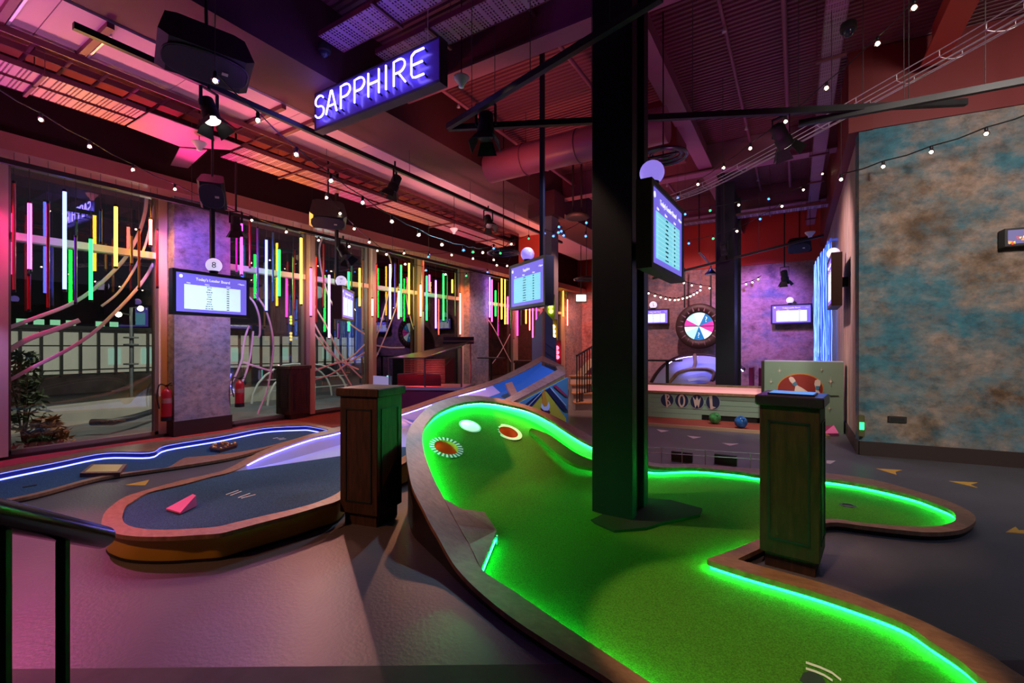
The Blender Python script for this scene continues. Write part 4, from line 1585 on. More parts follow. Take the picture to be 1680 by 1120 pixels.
def screen(label, O, right, W, H, num, title, th=.09, fm=None, tabm=None, ball_at=.5, pole=None, bm=None, ball_r=.10, bracket=None):
    """O top-left-front corner, right = direction along the top edge as read by the viewer"""
    right = Vector(right).normalized()
    up = Vector((0, 0, 1))
    nrm = right.cross(up)           # towards the viewer
    t = thing('score_screen', label, 'screen', tuple(O))
    fm = fm or frame_m
    tabm = tabm or scr_tab
    X = lambda a, b, c=0.0: Vector(O) + right * a - up * b + nrm * c
    M3 = Matrix((right, nrm, up)).transposed()
    b = W * .042
    mb = MB()
    for (a0, a1, q0, q1) in ((0, W, 0, b), (0, W, H - b, H), (0, b, b, H - b), (W - b, W, b, H - b)):
        mb.box(X((a0 + a1) / 2, (q0 + q1) / 2, -th / 2 + .004), (a1 - a0, th + .008, q1 - q0), M3)
    mb.build('bezel', fm, t)
    MB().box(X(W / 2, H / 2, -th / 2 - .01), (W - 2 * b, th - .03, H - 2 * b), M3).build('casing', mat('casing_black', (.015, .012, .012), .6), t)
    d = MB()
    d.box(X(W / 2, H / 2, -.006), (W - 2 * b, .008, H - 2 * b), M3)
    dsp = d.build('display', scr_bg, t)
    x0, x1, y0, y1 = W * .14, W * .87, H * .32, H * .86
    MB().box(X((x0 + x1) / 2, (y0 + y1) / 2, -.001), (x1 - x0, .003, y1 - y0), M3).build('score_table', tabm, dsp)
    mb = MB()
    rows = 10
    for k in range(1, rows):
        yy = y0 + (y1 - y0) * k / rows
        mb.box(X((x0 + x1) / 2, yy, .001), (x1 - x0, .002, H * .004), M3)
    for fx in (.06, .48 + .2, .8):
        mb.box(X(x0 + (x1 - x0) * fx, (y0 + y1) / 2, .001), (W * .002, .002, y1 - y0), M3)
    mb.build('table_rules', scr_rule, dsp)
    mb = MB()
    rd = random.Random(num if isinstance(num, int) else 3)
    for k in range(rows):
        yy = y0 + (y1 - y0) * (k + .5) / rows
        wd = W * rd.uniform(.05, .11)
        cx = x0 + (x1 - x0) * .42
        for q in range(3):
            w3 = wd / 3
            mb.box(X(cx - wd / 2 + w3 * (q + .5), yy, .001), (w3 * .75, .002, H * .017 * rd.uniform(.7, 1.2)), M3)
        mb.box(X(x0 + (x1 - x0) * .76, yy, .001), (W * .035, .002, H * .018), M3)
    mb.build('table_entries', scr_line, dsp)
    LM = lambda a, q: frame(X(a, q, .001) - Vector(O), right, up)
    lettering('title', title, H * .085, scr_txt, dsp, LM(W * .5, H * .185), .001)
    lettering('heading', 'Name', H * .04, scr_txt, dsp, LM(W * .42, H * .285), .001)
    lettering('heading', 'Hole', H * .04, scr_txt, dsp, LM(W * .19, H * .285), .001)
    lettering('heading', 'Score', H * .04, scr_txt, dsp, LM(W * .70, H * .285), .001)
    lettering('page_note', '8 Players' if False else '1 Players', H * .045, scr_txt, dsp, LM(W * .88, H * .19), .001)
    mb = MB()
    c = X(W * .10, H * .15, .001)
    mb.lathe([(H * .022, 0), (H * .036, 0), (H * .036, .002), (H * .022, .002)], c, 18, Matrix((right, up, nrm)).transposed())
    mb.build('badge', scr_txt, dsp)
    # numbered ball on top
    if num is not None:
        br = ball_r
        bc_ = X(W * ball_at, -br * 1.18, -th / 2)
        nk = MB()
        nk.lathe([(br * .42, -br * 1.22), (br * .55, -br * 1.0), (br * .62, -br * .72), (br * .2, -br * .70)], bc_, 16)
        nk.build('ball_socket', BLACK, t)
        bl = MB().ball(bc_, br, 22).build('ball', bm or ballm, t)
        toc = (Vector((0, 0, EYE + .25)) - bc_)
        toc.normalize()
        if num != '':
            xr = Vector((0, 0, 1)).cross(toc).normalized()
            if xr.dot(RT) < 0:
                xr = -xr
            ur = toc.cross(xr).normalized()

            def warp(c_):
                q = br * br - c_.x ** 2 - c_.y ** 2
                return Vector((c_.x, c_.y, math.sqrt(max(q, 1e-6)) + .0015 + c_.z))
            lettering('numeral', str(num), br * 1.15, mat('ball_numeral', (.03, .02, .06), .5), bl, frame(bc_ - Vector(O), xr, ur), .001, warp=warp)
    if bracket:
        q = X(W / 2, H * .5, -th)
        MB().bar(q, Vector(bracket(q)), .12, .16).build('mounting_bracket', BLACK, t)
    if pole:
        pc = X(W * pole[0], 0, -th - .05)
        mb = MB()
        mb.bar(Vector((pc.x, pc.y, O[2] - H * .7)), Vector((pc.x, pc.y, pole[1])), .05, .05, (1, 0, 0))
        mb.box(X(W * pole[0], H * .45, -th - .03), (.2, .05, .2), M3)
        mb.build('ceiling_pole', BLACK, t)
    return t


# nearest the left windows
a, b = at(282.5, 439, d=5.92), at(409, 455, d=6.82)
screen('black framed score screen under the ball numbered 8 before the sponged pillar', a, Vector((b.x - a.x, b.y - a.y, 0)), 1.02, .60, 8, "Today's Leader Board", pole=(.56, 3.66), ball_at=.53)
a, b = at(560.5, 468, d=8.2), at(580.5, 477, d=9.18)
screen('narrow seen score screen under the ball numbered 7 in the third window bay', a, Vector((b.x - a.x, b.y - a.y, 0)), 1.0, .60, 7, "Today's Leader Board", th=.16, fm=brownframe, pole=(.5, ZD), ball_at=.3)
a, b = at(836, 437, d=6.25), at(893, 413, d=5.45)
screen('tilted looking violet score screen with lit ball left of the slate column', a, Vector((b.x - a.x, b.y - a.y, 0)), .93, .60, '', 'Sapphire', th=.12, fm=brownframe, tabm=scr_tabc, pole=(.62, ZD), ball_at=.42, bm=ballp, ball_r=.088)
a, b = at(1067.5, 290, d=3.04), at(1120, 343, d=3.78)
screen('score screen with glowing violet ball fixed to the dark column', a, Vector((b.x - a.x, b.y - a.y, 0)), .90, .60, '', 'Today\'s Leader Board', th=.10, fm=mat('screen_frame_wood', (.05, .025, .016), .5), tabm=scr_tabc, ball_at=.22, bm=ballp, ball_r=.085, bracket=lambda q: (kc.x - .03, kc.y + .43, q.z))
a = at(1264.5, 500, y=16.25)
b = at(1333, 497, y=16.25)
screen('score screen under the ball numbered 1 on the back wall', a, Vector((1, 0, 0)), (b - a).length, (b - a).length * .56, 1, "Today's Leader Board", ball_at=.47, ball_r=.10, bracket=lambda q: (q.x, YB, q.z))
a = at(1052, 508, y=16.25)
b = at(1097, 509, y=16.25)
screen('score screen under the ball numbered 5 left of the round prize wheel', a, Vector((1, 0, 0)), .95, .53, 5, "Today's Leader Board", ball_at=.43, ball_r=.13, bracket=lambda q: (q.x, YB, q.z))
# edge-on screen over the pale streaked wall
se = at(1362, 425, x=.53)
screen('dark screen seen edge on, fixed to the streaked wall beside the glowing strands', Vector((.50, 10.12, 3.02)), Vector((0, -1, 0)), 1.1, .86, '', "Today's Leader Board", th=.14, fm=mat('screen_frame_wood', (0, 0, 0)), ball_at=.25, ball_r=.10, bm=mat('score_ball', (0, 0, 0)), bracket=lambda q: (XR, q.y, q.z))
# picture screen on the right wall
ang = (c1 - c0).normalized()
q0 = at(1650, 376, d=5.6)
ps = thing('picture_screen', 'screen with fiery picture at the right edge on the sponged wall', 'screen', tuple(q0))


def on_wall(u, v, off=0.0):
    r = ray(u, v)
    o = Vector((0, 0, EYE))
    nn = Vector((-(c1 - c0).y, (c1 - c0).x, 0)).normalized()
    if nn.dot(-c0) < 0:
        nn = -nn
    q = c0 + nn * off
    t = (q - o).dot(nn) / r.dot(nn)
    return o + r * t


p = on_wall(1649, 375, .18)
wn = Vector((ang.y, -ang.x, 0))
M3 = Matrix((ang, wn, Vector((0, 0, 1)))).transposed()
zt, zb_ = p.z, on_wall(1649, 404, .18).z
Wd = .75
X = lambda a, z, c=0.0: Vector((p.x, p.y, 0)) + ang * a + Vector((0, 0, z)) + wn * c
MB().box(X(Wd / 2, (zt + zb_) / 2, -.08), (Wd, .15, zt - zb_), M3).build('casing', frame_m, ps)
dp = MB().box(X(Wd / 2, (zt + zb_) / 2, .0), (Wd - .05, .012, zt - zb_ - .05), M3).build('display', glow('night_violet', (.10, .09, .22), 1), ps)
rd = random.Random(9)
mb = MB()
for k in range(70):
    a_, z_ = rd.uniform(.03, .5), rd.uniform(0.0, 1.0)
    hgt = zt - zb_ - .06
    if z_ > .35 + a_ * 1.2:
        continue
    c = X(a_, zb_ + .03 + z_ * hgt * .92, .008)
    s_ = rd.uniform(.01, .03)
    ang_ = rd.uniform(0, 6)
    mb.add([c + (ang * math.cos(ang_ + q) + Vector((0, 0, 1)) * math.sin(ang_ + q)) * s_ for q in (0, 2.0, 4.2)], [(0, 1, 2)], False, rd.randrange(3))
mb.build('fire_shards', [glow('fire_red', (.75, .05, .01), 1), glow('fire_orange', (1, .28, .03), 1), glow('fire_yellow', (1, .72, .15), 1)], dp)
lettering('wording', 'P', .12, glow('cream_letter', (1, .9, .5), 1), dp, frame(X(.30, (zt + zb_) / 2, .01) - p - (Vector(q0) - p), ang, (0, 0, 1)), .002)

# ================================================================== oak pedestals
def pedestal(label, c, rz, w, h, top_em=None, slats=False):
    t = thing('score_pedestal', label, 'pedestal', (c[0], c[1], 0), rz)
    mb = MB()
    mb.box((0, 0, .05), (w * .84, w * .84, .10))
    mb.build('plinth', PODWOOD, t, True)
    mb = MB()
    mb.box((0, 0, .10 + (h - .17) / 2), (w, w, h - .17), None, .006)
    mb.build('body', PODWOOD, t, True)
    pt, pbm = h - .17, .20
    for k in range(4):
        M = Matrix.Rotation(k * PI / 2, 3, 'Z')
        mb = MB()
        y = -w / 2 - .002
        e = w * .15
        for (x0, x1, z0, z1) in ((-w / 2 + e, w / 2 - e, pt - .012, pt), (-w / 2 + e, w / 2 - e, pbm, pbm + .012), (-w / 2 + e, -w / 2 + e + .012, pbm, pt), (w / 2 - e - .012, w / 2 - e, pbm, pt)):
            mb.box(M @ Vector(((x0 + x1) / 2, y, (z0 + z1) / 2)), (x1 - x0, .008, z1 - z0), M)
        mb.build('panel_moulding', mat('moulding_teal', (.006, .022, .028), .5), t, True)
        if slats:
            sb = MB()
            for q in range(16):
                sb.box(M @ Vector((0, y, pbm + .05 + q * .045)), (w - 2 * e - .05, .012, .02), M)
            sb.build('slat_panel', PODWOOD, t, True)
    tp = MB().box((0, 0, h - .035), (w + .05, w + .05, .07), None, .008)
    tp.build('top', PODWOOD if not top_em else mat('pedestal_top', (.03, .025, .04), .3), t, True)
    if top_em:
        q = MB()
        q.box((0, .0, h + .004), (w * .80, w * .62, .012), None, .004)
        g = q.build('tablet', mat('tablet_case', (.02, .02, .03), .3), t, True)
        MB().box((0, 0, h + .011), (w * .74, w * .56, .003)).build('tablet_glass', top_em, g, True)
    return t


lc = cp(-1.105, 3.75)
Lw = .37
d1 = RT * -math.cos(math.radians(18.5)) + FW * math.sin(math.radians(18.5))
d2 = RT * math.sin(math.radians(18.5)) + FW * math.cos(math.radians(18.5))
pc = lc + (d1 + d2) * (Lw / 2)
pedestal('dark oak pedestal standing between the blue court and the green court', pc, math.atan2(-d1.y, -d1.x), Lw, 1.15)
rc = cp(1.97, 2.925)
d1 = RT * -math.cos(math.radians(39)) + FW * math.sin(math.radians(39))
d2 = RT * math.sin(math.radians(39)) + FW * math.cos(math.radians(39))
pc = rc + (d1 + d2) * (.345 / 2)
pedestal('oak pedestal with glowing blue tablet inside the bend of the green court', pc, math.atan2(-d1.y, -d1.x), .345, 1.17, glow('tablet_glow', (.10, .30, .75), 1.0))
wc = at(477, 689, z=0)
pc = wc + (RT * -math.cos(math.radians(28)) + FW * math.sin(math.radians(28)) + RT * math.sin(math.radians(28)) + FW * math.cos(math.radians(28))) * .21
pedestal('slatted dark pedestal in front of the second window jamb', pc, math.radians(31.8 - 28), .46, 1.1, None, True)
wc = at(861, 654, z=0)
pedestal('small dark pedestal far off behind the blue ramp', (wc.x, wc.y), .2, .46, 1.1)

# ================================================================== neon sign
so = at(518, 212, d=5.83)
sx0, sy, sz0 = so.x, so.y, so.z
SW, SH = 2.06, .435
sg = thing('neon_sign', 'blue neon sign reading SAPPHIRE hung from the ceiling', 'sign', (sx0, sy, sz0))
MB().span((sx0, sy, sz0), (sx0 + SW, sy + .10, sz0 + SH), bev=.004).build('backboard', mat('sign_navy', (.13, .11, .42), .25), sg)
mb = MB()
for (a0, a1, z0, z1) in ((-.012, SW + .012, -.03, .0), (-.012, SW + .012, SH, SH + .012), (SW, SW + .012, 0, SH), (-.012, 0, 0, SH)):
    mb.span((sx0 + a0, sy - .01, sz0 + z0), (sx0 + a1, sy + .115, sz0 + z1))
mb.build('sign_casing', mat('sign_casing_black', (.02, .012, .03), .5), sg)


def arcpts(cx, cy, rx, ry, a0, a1, n=10):
    return [(cx + rx * math.cos(math.radians(a0 + (a1 - a0) * k / n)), cy + ry * math.sin(math.radians(a0 + (a1 - a0) * k / n))) for k in range(n + 1)]


LET = {
    'S': [arcpts(.30, .76, .24, .24, 25, 270, 12) + arcpts(.30, .26, .26, .26, 90, -160, 12)],
    'A': [[(.0, 0), (.28, 1.0), (.34, 1.0), (.60, 0)], [(.10, .34), (.50, .34)]],
    'P': [[(.05, 0), (.05, .98)] + [(.28, 1.0)] + arcpts(.30, .74, .26, .26, 85, -90, 10) + [(.10, .48)]],
    'H': [[(.02, 0), (.02, 1)], [(.54, 0), (.54, 1)], [(.02, .52), (.54, .52)]],
    'I': [[(.10, 0), (.10, 1)]],
    'R': [[(.05, 0), (.05, .98)] + [(.28, 1.0)] + arcpts(.30, .74, .26, .26, 85, -90, 10) + [(.12, .48)], [(.26, .48), (.58, 0)]],
    'E': [[(.58, 1.0), (.20, 1.0), (.06, .90), (.04, .80), (.04, .18), (.10, .04), (.22, 0), (.58, 0)], [(.06, .52), (.52, .52)]],
}
neon = glow('blue_neon', (.24, .18, 1.0), 12)
lh = .27
xx = .055
adv = {'S': .70, 'A': .80, 'P': .76, 'H': .80, 'I': .42, 'R': .82, 'E': .75}
tot = sum(adv[c] for c in 'SAPPHIRE')
sc_ = (SW - .17) / tot
for ch in 'SAPPHIRE':
    mb = MB()
    hb_ = []
    for st in LET[ch]:
        P = [Vector((sx0 + xx + a * sc_ * 1.02, sy - .055, sz0 + .085 + b * lh)) for a, b in st]
        mb.tube(P, .0105, 8)
        hb_.append(P[0])
        hb_.append(P[-1])
    g = mb.build('neon_letter', neon, sg)
    for q in hb_:
        MB().tube([q + Vector((0, .012, 0)), q + Vector((0, .05, -.012))], .010, 8).build('tube_end', BLACKM, g)
    xx += adv[ch] * sc_
for f in (.08, .90):
    MB().tube([Vector((sx0 + SW * f, sy + .05, sz0 + SH)), Vector((sx0 + SW * f, sy + .05, 5.58))], .004, 6).build('hanging_cable', CHROME, sg)

# ================================================================== string lights
BC = {'w': glow('warm_bulb', (1, .80, .55), 14), 'b': glow('blue_bulb', (.04, .22, 1), 5), 'g': glow('green_bulb', (.02, .85, .20), 3)}
bulb_glass = glassm('bulb_glass', (.97, .95, .9), .06)


def bulbs(name, label, pts, zs, hang=.07, r=.030, cable=.006, nn=10):
    """pts (column, row, colour); zs = heights at the first and last bulb"""
    n = len(pts)
    B = []
    for i, (u, v, c) in enumerate(pts):
        z = zs[0] + (zs[1] - zs[0]) * i / max(1, n - 1) if not callable(zs) else zs(i, n)
        B.append((at(u, v, d=z), c))
    t = thing(name, label, 'string lights', tuple(B[0][0]), 0, 'festoon lights')
    P = [b + Vector((0, 0, hang)) for b, c in B]
    out = []
    for i in range(len(P) - 1):
        out.append(P[i])
        m = P[i].lerp(P[i + 1], .5) - Vector((0, 0, .02))
        out.append(m)
    out.append(P[-1])
    MB().tube(out, cable, 5).build('cable', BLACK, t)
    for q in (P[0], P[-1]):
        MB().cyl(q, Vector((q.x, q.y, ZD + .02)), .003, 5).build('tie_wire', wiring, t)
    for b, c in B:
        s = MB()
        s.lathe([(r * .45, hang), (r * .55, hang * .75), (r * .5, r * .9), (r * .3, r * .7)], b, 8)
        so_ = s.build('lamp_holder', BLACK, t)
        if r > .028:
            MB().lathe([(r * .35, r * .95), (r * .8, r * .55), (r, 0), (r * .8, -r * .6), (1e-4, -r)], b, nn).build('bulb', bulb_glass, t)
            g = MB()
            g.ball(b + Vector((0, 0, -r * .1)), r * .62, 8)
            g.build('filament', BC[c], t)
        else:
            MB().ball(b, r, 8).build('bulb', BC[c], t)
    return t


def L(s):
    return [(float(a.split(',')[0]), float(a.split(',')[1]), a.split(',')[2] if a.count(',') > 1 else 'w') for a in s.split()]


bulbs('string_light', 'string of clear bulbs running from the top left corner along the window header', L('-15,150 67,196 147,240 218,278 287,310 349,335 413,361 470,380 523,394 573,404 619,411 663,415 704,417,b'), (4.3, 10.8))
bulbs('string_light', 'string of bulbs starting below the big black loudspeaker and turning blue and green', L('353,132 423,197 486,253 543,296 595,332 643,363 687,385 725,401 760.5,410,b 776,413,g 792,414 810,407,b 821,415,g 839,400 867.5,391,g'), (3.6, 9.0))
bulbs('string_light', 'string of bulbs falling steeply past the ceiling pole in the third bay', L('535.7,324 558,350 581,375 606,397 634,417 665,433 698.7,443,b 731,450 765,452,g 800,446,b'), (7.4, 11.5), r=.034)
bulbs('string_light', 'short blue and clear string under the far end of the cable trays', L('703,421,b 741,418 776,424 810,426 815,435 832,436 845,412,b'), (10.5, 11.5), r=.036)
bulbs('string_light', 'cluster of blue bulbs by the head of the slate column', L('890,397,g 893,382.5,b 908,387,b 917,371.7,b 921,379,b 916,381,b 925,386,b 962,365,b 961,387,b'), (9.2, 9.6), hang=.09, r=.040)
bulbs('string_light', 'string of clear bulbs climbing to the top right over the ribbed ceiling', L('1500,12 1440,71 1356,144 1289,199 1231,243 1187,275 1145,302 1112,324,b'), (4.2, 8.6), r=.036)
bulbs('string_light', 'blue green and clear bulbs strung right of the dark column', L('1124,351,b 1165,345,g 1212,336 1261,326,b 1318,311 1349,285'), (9.0, 9.6), r=.036)
bulbs('string_light', 'lower string of mixed bulbs in front of the middle column', L('1130,399,b 1170,391,g 1209,379 1247,359,b 1283,338'), (9.6, 9.6), r=.038)
bulbs('string_light', 'string of clear bulbs across the sponged right hand wall', L('1380,294 1449,273 1528,249 1618,219 1715,186'), (6.3, 4.9), r=.033, cable=.009)
bulbs('string_light', 'small bulbs drooping in a swag left of the round wheel', L('1064,481 1074.5,485 1084,487.5 1092,490 1099,491.5 1107,492 1113,491.5 1120,489.5 1127,488 1132.5,486 1138,483 1143.5,480 1149,476'), (11.4, 11.8), hang=.06, r=.036, cable=.008)
bulbs('string_light', 'short row of small bulbs above the round wheel', L('1122,464 1135,468 1149.5,470 1164,472.5'), (12.0, 12.2), hang=.06, r=.036, cable=.008)
bulbs('string_light', 'row of small bulbs rising right of the middle column', L('1213,469.5 1224,466 1234.5,463 1244,458 1251,453 1265,447 1272.5,442 1280,436'), (14.2, 14.8), hang=.07, r=.042, cable=.009)

# ================================================================== overhead fittings
def track(label, p0, p1, m=None, w=.05, h=.06, hangs=4):
    t = thing('lighting_track', label, 'lighting track', tuple(p0))
    mb = MB()
    mb.bar(p0, p1, w, h)
    mb.build('track_bar', m or BLACK, t)
    for k in range(hangs):
        q = Vector(p0).lerp(Vector(p1), (k + .5) / hangs)
        MB().cyl(q + Vector((0, 0, h / 2)), Vector((q.x, q.y, 4.7 if -6.8 < q.x < -4.8 else ZD)), .004, 5).build('drop_rod', wiring, t)
    return t


a = at(120, 42, z=4.3)
track('long black lighting track under the pale soffit behind the neon sign', a, Vector((a.x, 11.2, 4.3)), hangs=6)
a = at(-40, 262, z=3.70)
track('long black lighting track along the window header', Vector((-8.05, .3, 3.72)), Vector((-8.05, 15.0, 3.72)), hangs=7)
track('black lighting track crossing behind the dark column below the round duct', at(735, 210, z=3.9), at(1585, 168, z=3.9), hangs=5)
track('black lighting track slanting up over the front of the dark column', at(735, 208, z=3.9), at(1085, -6, z=3.9), hangs=3)
track('black lighting track over the sponged right hand wall', at(1310, 203, z=3.86), at(1690, 131, z=3.86), hangs=3)
track('thin far lighting track before the back wall', at(1070, 457, d=10.0), at(1350, 386, d=10.0), w=.06, h=.05, hangs=4)


def theatre_spot(label, u, v, d, aim, s=1.0, lit=False, rise=None):
    c = at(u, v, d=d)
    t = thing('theatre_spotlight', label, 'spotlight', tuple(c), 0, 'theatre spotlights')
    dirn = Vector(aim).normalized()
    Mq = dirn.to_track_quat('Z', 'Y').to_matrix()
    L_, R_ = .26 * s, .075 * s
    mb = MB()
    mb.lathe([(R_ * .55, -L_ / 2), (R_ * .95, -L_ * .42), (R_, 0), (R_ * .92, L_ * .1), (R_ * 1.12, L_ * .14), (R_ * 1.12, L_ / 2)], c, 16, Mq)
    mb.build('body', BLACKM, t)
    MB().lathe([(1e-4, L_ * .5 + .001), (R_ * .98, L_ * .5 + .001), (R_ * .98, L_ * .5 + .004), (1e-4, L_ * .5 + .004)], c, 16, Mq).build('lens', glow('spot_lens', (1, .92, .8), 4.0) if lit else mat('spot_lens_dark', (.10, .10, .12), .15), t)
    for k in range(4):
        R2 = Matrix.Rotation(k * PI / 2, 3, 'Z')
        P = [Vector((-R_ * .8, R_ * 1.1, L_ * .5)), Vector((R_ * .8, R_ * 1.1, L_ * .5)), Vector((R_ * 1.3, R_ * 1.9, L_ * .5 + R_ * 1.5)), Vector((-R_ * 1.3, R_ * 1.9, L_ * .5 + R_ * 1.5))]
        P = [c + Mq @ (R2 @ q) for q in P]
        MB().prism(P, .004, Mq @ (R2 @ Vector((0, 1, -.5)))).build('barn_door', BLACKM, t)
    mb = MB()
    hz = .20 * s
    sx = (Mq @ Vector((1, 0, 0)))
    sx.z = 0
    sx.normalize()
    mb.bar(c + sx * R_ * 1.25, c + sx * R_ * 1.25 + Vector((0, 0, hz)), .012, .03, (0, 1, 0))
    mb.bar(c - sx * R_ * 1.25, c - sx * R_ * 1.25 + Vector((0, 0, hz)), .012, .03, (0, 1, 0))
    mb.bar(c - sx * R_ * 1.3 + Vector((0, 0, hz)), c + sx * R_ * 1.3 + Vector((0, 0, hz)), .03, .012)
    mb.cyl(c + Vector((0, 0, hz)), Vector((c.x, c.y, ZD)) if rise == 'deck' else c + Vector((0, 0, rise if rise else hz + .12)), .015, 8)
    mb.build('yoke', BLACKM, t)
    return t


theatre_spot('theatre spotlight hanging under the big black loudspeaker', 343, 180, 4.75, (.35, .1, -.9), 1.0, True, rise='deck')
theatre_spot('theatre spotlight on the long track below the neon sign', 648, 300, 7.2, (-.3, -.2, -.9), 1.0, rise=.34)
theatre_spot('theatre spotlight far along the long track', 801, 362, 9.3, (.4, -.3, -.8), 1.0, rise=.3)
theatre_spot('theatre spotlight left of the head of the dark column', 797, 205, 4.9, (.1, -.2, -1), 1.1, rise=.26)
theatre_spot('theatre spotlight on the crossing track right of the dark column', 1281, 222, 4.75, (.35, .6, -.7), .95, True, rise=.25)
theatre_spot('theatre spotlight by the window header above the third bay', 563, 412, 8.3, (.5, .1, -.7), 1.0, rise=.28)
theatre_spot('theatre spotlight by the right edge of the sponged pillar', 387, 366, 7.2, (-.2, .2, -1), .9, rise='deck')
theatre_spot('theatre spotlight hanging before the back wall above the first score screen', 1287, 452, 12.0, (.1, .3, -.9), 1.1, rise='deck')
theatre_spot('small spotlight at the head of the middle column', 1188, 410, 9.8, (.1, .2, -1), .9, rise='deck')


def speaker(label, c, aim, w, h, dp):
    t = thing('loudspeaker', label, 'loudspeaker', tuple(c))
    f = Vector(aim).normalized()
    s = f.cross(Vector((0, 0, 1))).normalized()
    u = s.cross(f)
    M = Matrix((s, f, u)).transposed()
    P = []
    prof = [(-.5, -.36), (-.40, -.5), (.40, -.5), (.5, -.36), (.42, .40), (.30, .5), (-.30, .5), (-.42, .40)]
    q = [Vector(c) + s * (a * w) + f * (-dp * (b + .0)) for a, b in prof]
    MB().prism([p - u * h / 2 for p in q], h, u).build('cabinet', mat('speaker_black', (.010, .010, .014), .45), t)
    # oval grille on the front
    mb = MB()
    Mg = Matrix((s, u, f)).transposed()
    ov = [(.44 * w * math.copysign(abs(math.cos(k * PI / 16)) ** .7, math.cos(k * PI / 16)), .42 * h * math.copysign(abs(math.sin(k * PI / 16)) ** .7, math.sin(k * PI / 16))) for k in range(32)]
    mb.prism([Vector(c) + s * a + u * b + f * (dp * .5) for a, b in ov], .02, f)
    mb.build('grille', mat('speaker_grille', (.035, .025, .045), .6), t)
    mb = MB()
    mb.tube([Vector(c) + s * a * 1.03 + u * b * 1.03 + f * (dp * .5 + .01) for a, b in ov], .008, 6, True)
    mb.build('grille_ring', mat('speaker_ring', (.06, .05, .07), .35), t)
    mb = MB()
    mb.box(Vector(c) + s * w * -.2 + u * 0.0 + f * (dp * .5 + .024), (.05, .006, .03), M)
    mb.build('badge', mat('pale_badge', (.7, .6, .5), .4), t)
    MB().tube([Vector(c) + u * h * .3, Vector((c[0], c[1], ZD))], .015, 6).build('hanger', BLACK, t)
    return t


speaker('big black loudspeaker hung at the top left under the ceiling', at(336, 88, d=4.3), (.42, -.12, -.90), .74, .36, .34)
speaker('smaller black loudspeaker over the third window bay', at(538, 352, d=8.0), (.3, -.2, -.9), .60, .36, .34)
speaker('square black loudspeaker at the head of the sponged pillar', at(350, 315, d=6.45), (.5, -.35, -.55), .32, .40, .25)
speaker('dark loudspeaker high on the back wall', at(1312, 402, d=12.2), (-.1, -.7, -.6), .55, .30, .3)


def perf_tray(label, p0, p1, w, m, edge, run, holes=True):
    """perforated tray: flat web with punched slots and two upstands"""
    t = thing('cable_tray', label, 'cable tray', tuple(p0), 0, 'perforated cable trays')
    p0, p1 = Vector(p0), Vector(p1)
    d = (p1 - p0)
    L_ = d.length
    d.normalize()
    s = d.cross(Vector((0, 0, 1))).normalized()
    mb = MB()
    cell = w / 9
    n = max(1, int(L_ / cell))
    st = L_ / n
    vs, fs = [], []
    # each cell is a ring of four quads round an open slot
    for i in range(n):
        for j in range(9):
            o = p0 + d * (i * st) + s * (-w / 2 + j * cell)
            O = [o, o + d * st, o + d * st + s * cell, o + s * cell]
            if (i % 4 == 3):
                b = len(vs)
                vs += O
                fs.append((b, b + 1, b + 2, b + 3))
                continue
            c = (O[0] + O[2]) / 2
            I = [c + d * (a * st) + s * (q * cell) for a, q in ((-.22, -.30), (.22, -.30), (.22, .30), (-.22, .30))]
            b = len(vs)
            vs += O + I
            fs += [(b, b + 1, b + 5, b + 4), (b + 1, b + 2, b + 6, b + 5), (b + 2, b + 3, b + 7, b + 6), (b + 3, b, b + 4, b + 7)]
    mb.add(vs, fs)
    mb.build('perforated_web', m, t)
    for q in (-1, 1):
        MB().bar(p0 + s * (q * w / 2) + Vector((0, 0, .025)), p1 + s * (q * w / 2) + Vector((0, 0, .025)), .006, .06).build('upstand', edge, t)
    k = max(2, int(L_ / 1.6))
    for i in range(k):
        c = p0 + d * (L_ * (i + .5) / k)
        hb = MB()
        hb.bar(c - s * (w / 2 + .05) - Vector((0, 0, .02)), c + s * (w / 2 + .05) - Vector((0, 0, .02)), .03, .025)
        for q in (-1, 1):
            hb.cyl(c + s * (q * (w / 2 + .04)), c + s * (q * (w / 2 + .04)) + Vector((0, 0, 1.1)), .004, 5)
        hb.build('trapeze_hanger', edge, t)
    return t


traym = mat('tray_paint', (.42, .20, .24), .5)
trayd = mat('tray_edge_paint', (.14, .03, .045), .55)
for (x, lab) in ((-6.98, 'inner'), (-7.34, 'outer')):
    perf_tray('%s perforated cable tray near the top left corner' % lab, (x, -1.2, 4.40), (x, 2.42, 4.40), .30, traym, trayd, 'y')
    perf_tray('%s perforated cable tray running away above the window header' % lab, (x, 3.6, 4.40), (x, 11.2, 4.40), .30, traym, trayd, 'y')
# solid bend between them
bt = thing('tray_junction', 'plain angled tray junction between the perforated trays at the left', 'tray junction', (-7.16, 2.5, 4.40))
MB().prism([Vector(q) for q in ((-7.5, 2.45, 4.40), (-6.82, 2.45, 4.40), (-6.82, 3.55, 4.40), (-7.1, 3.55, 4.40), (-7.6, 3.1, 4.40))], .012).build('junction_plate', traym, bt)
MB().prism([Vector(q) for q in ((-7.6, 3.1, 4.38), (-7.35, 3.35, 4.38), (-8.3, 3.5, 4.36), (-8.4, 3.3, 4.36))], .015).build('branch_plate', traym, bt)
# ladder tray above, dark red rungs
ld = thing('cable_ladder', 'dark red cable ladder beside the pale soffit at the top left', 'cable ladder', (-6.6, 0, 4.55))
for x in (-6.88, -6.60):
    MB().bar((x - .0, -2, 4.62), (x, 11, 4.62), .02, .07).build('side_rail', trayd, ld)
mb = MB()
y = -1.9
while y < 11:
    mb.bar((-7.5, y, 4.60), (-6.6, y, 4.60), .03, .02)
    y += .30
mb.build('rungs', trayd, ld)
MB().span((-7.7, -2, 4.86), (-6.86, 11.5, 4.9)).build('backing_board', DARKRED, ld)
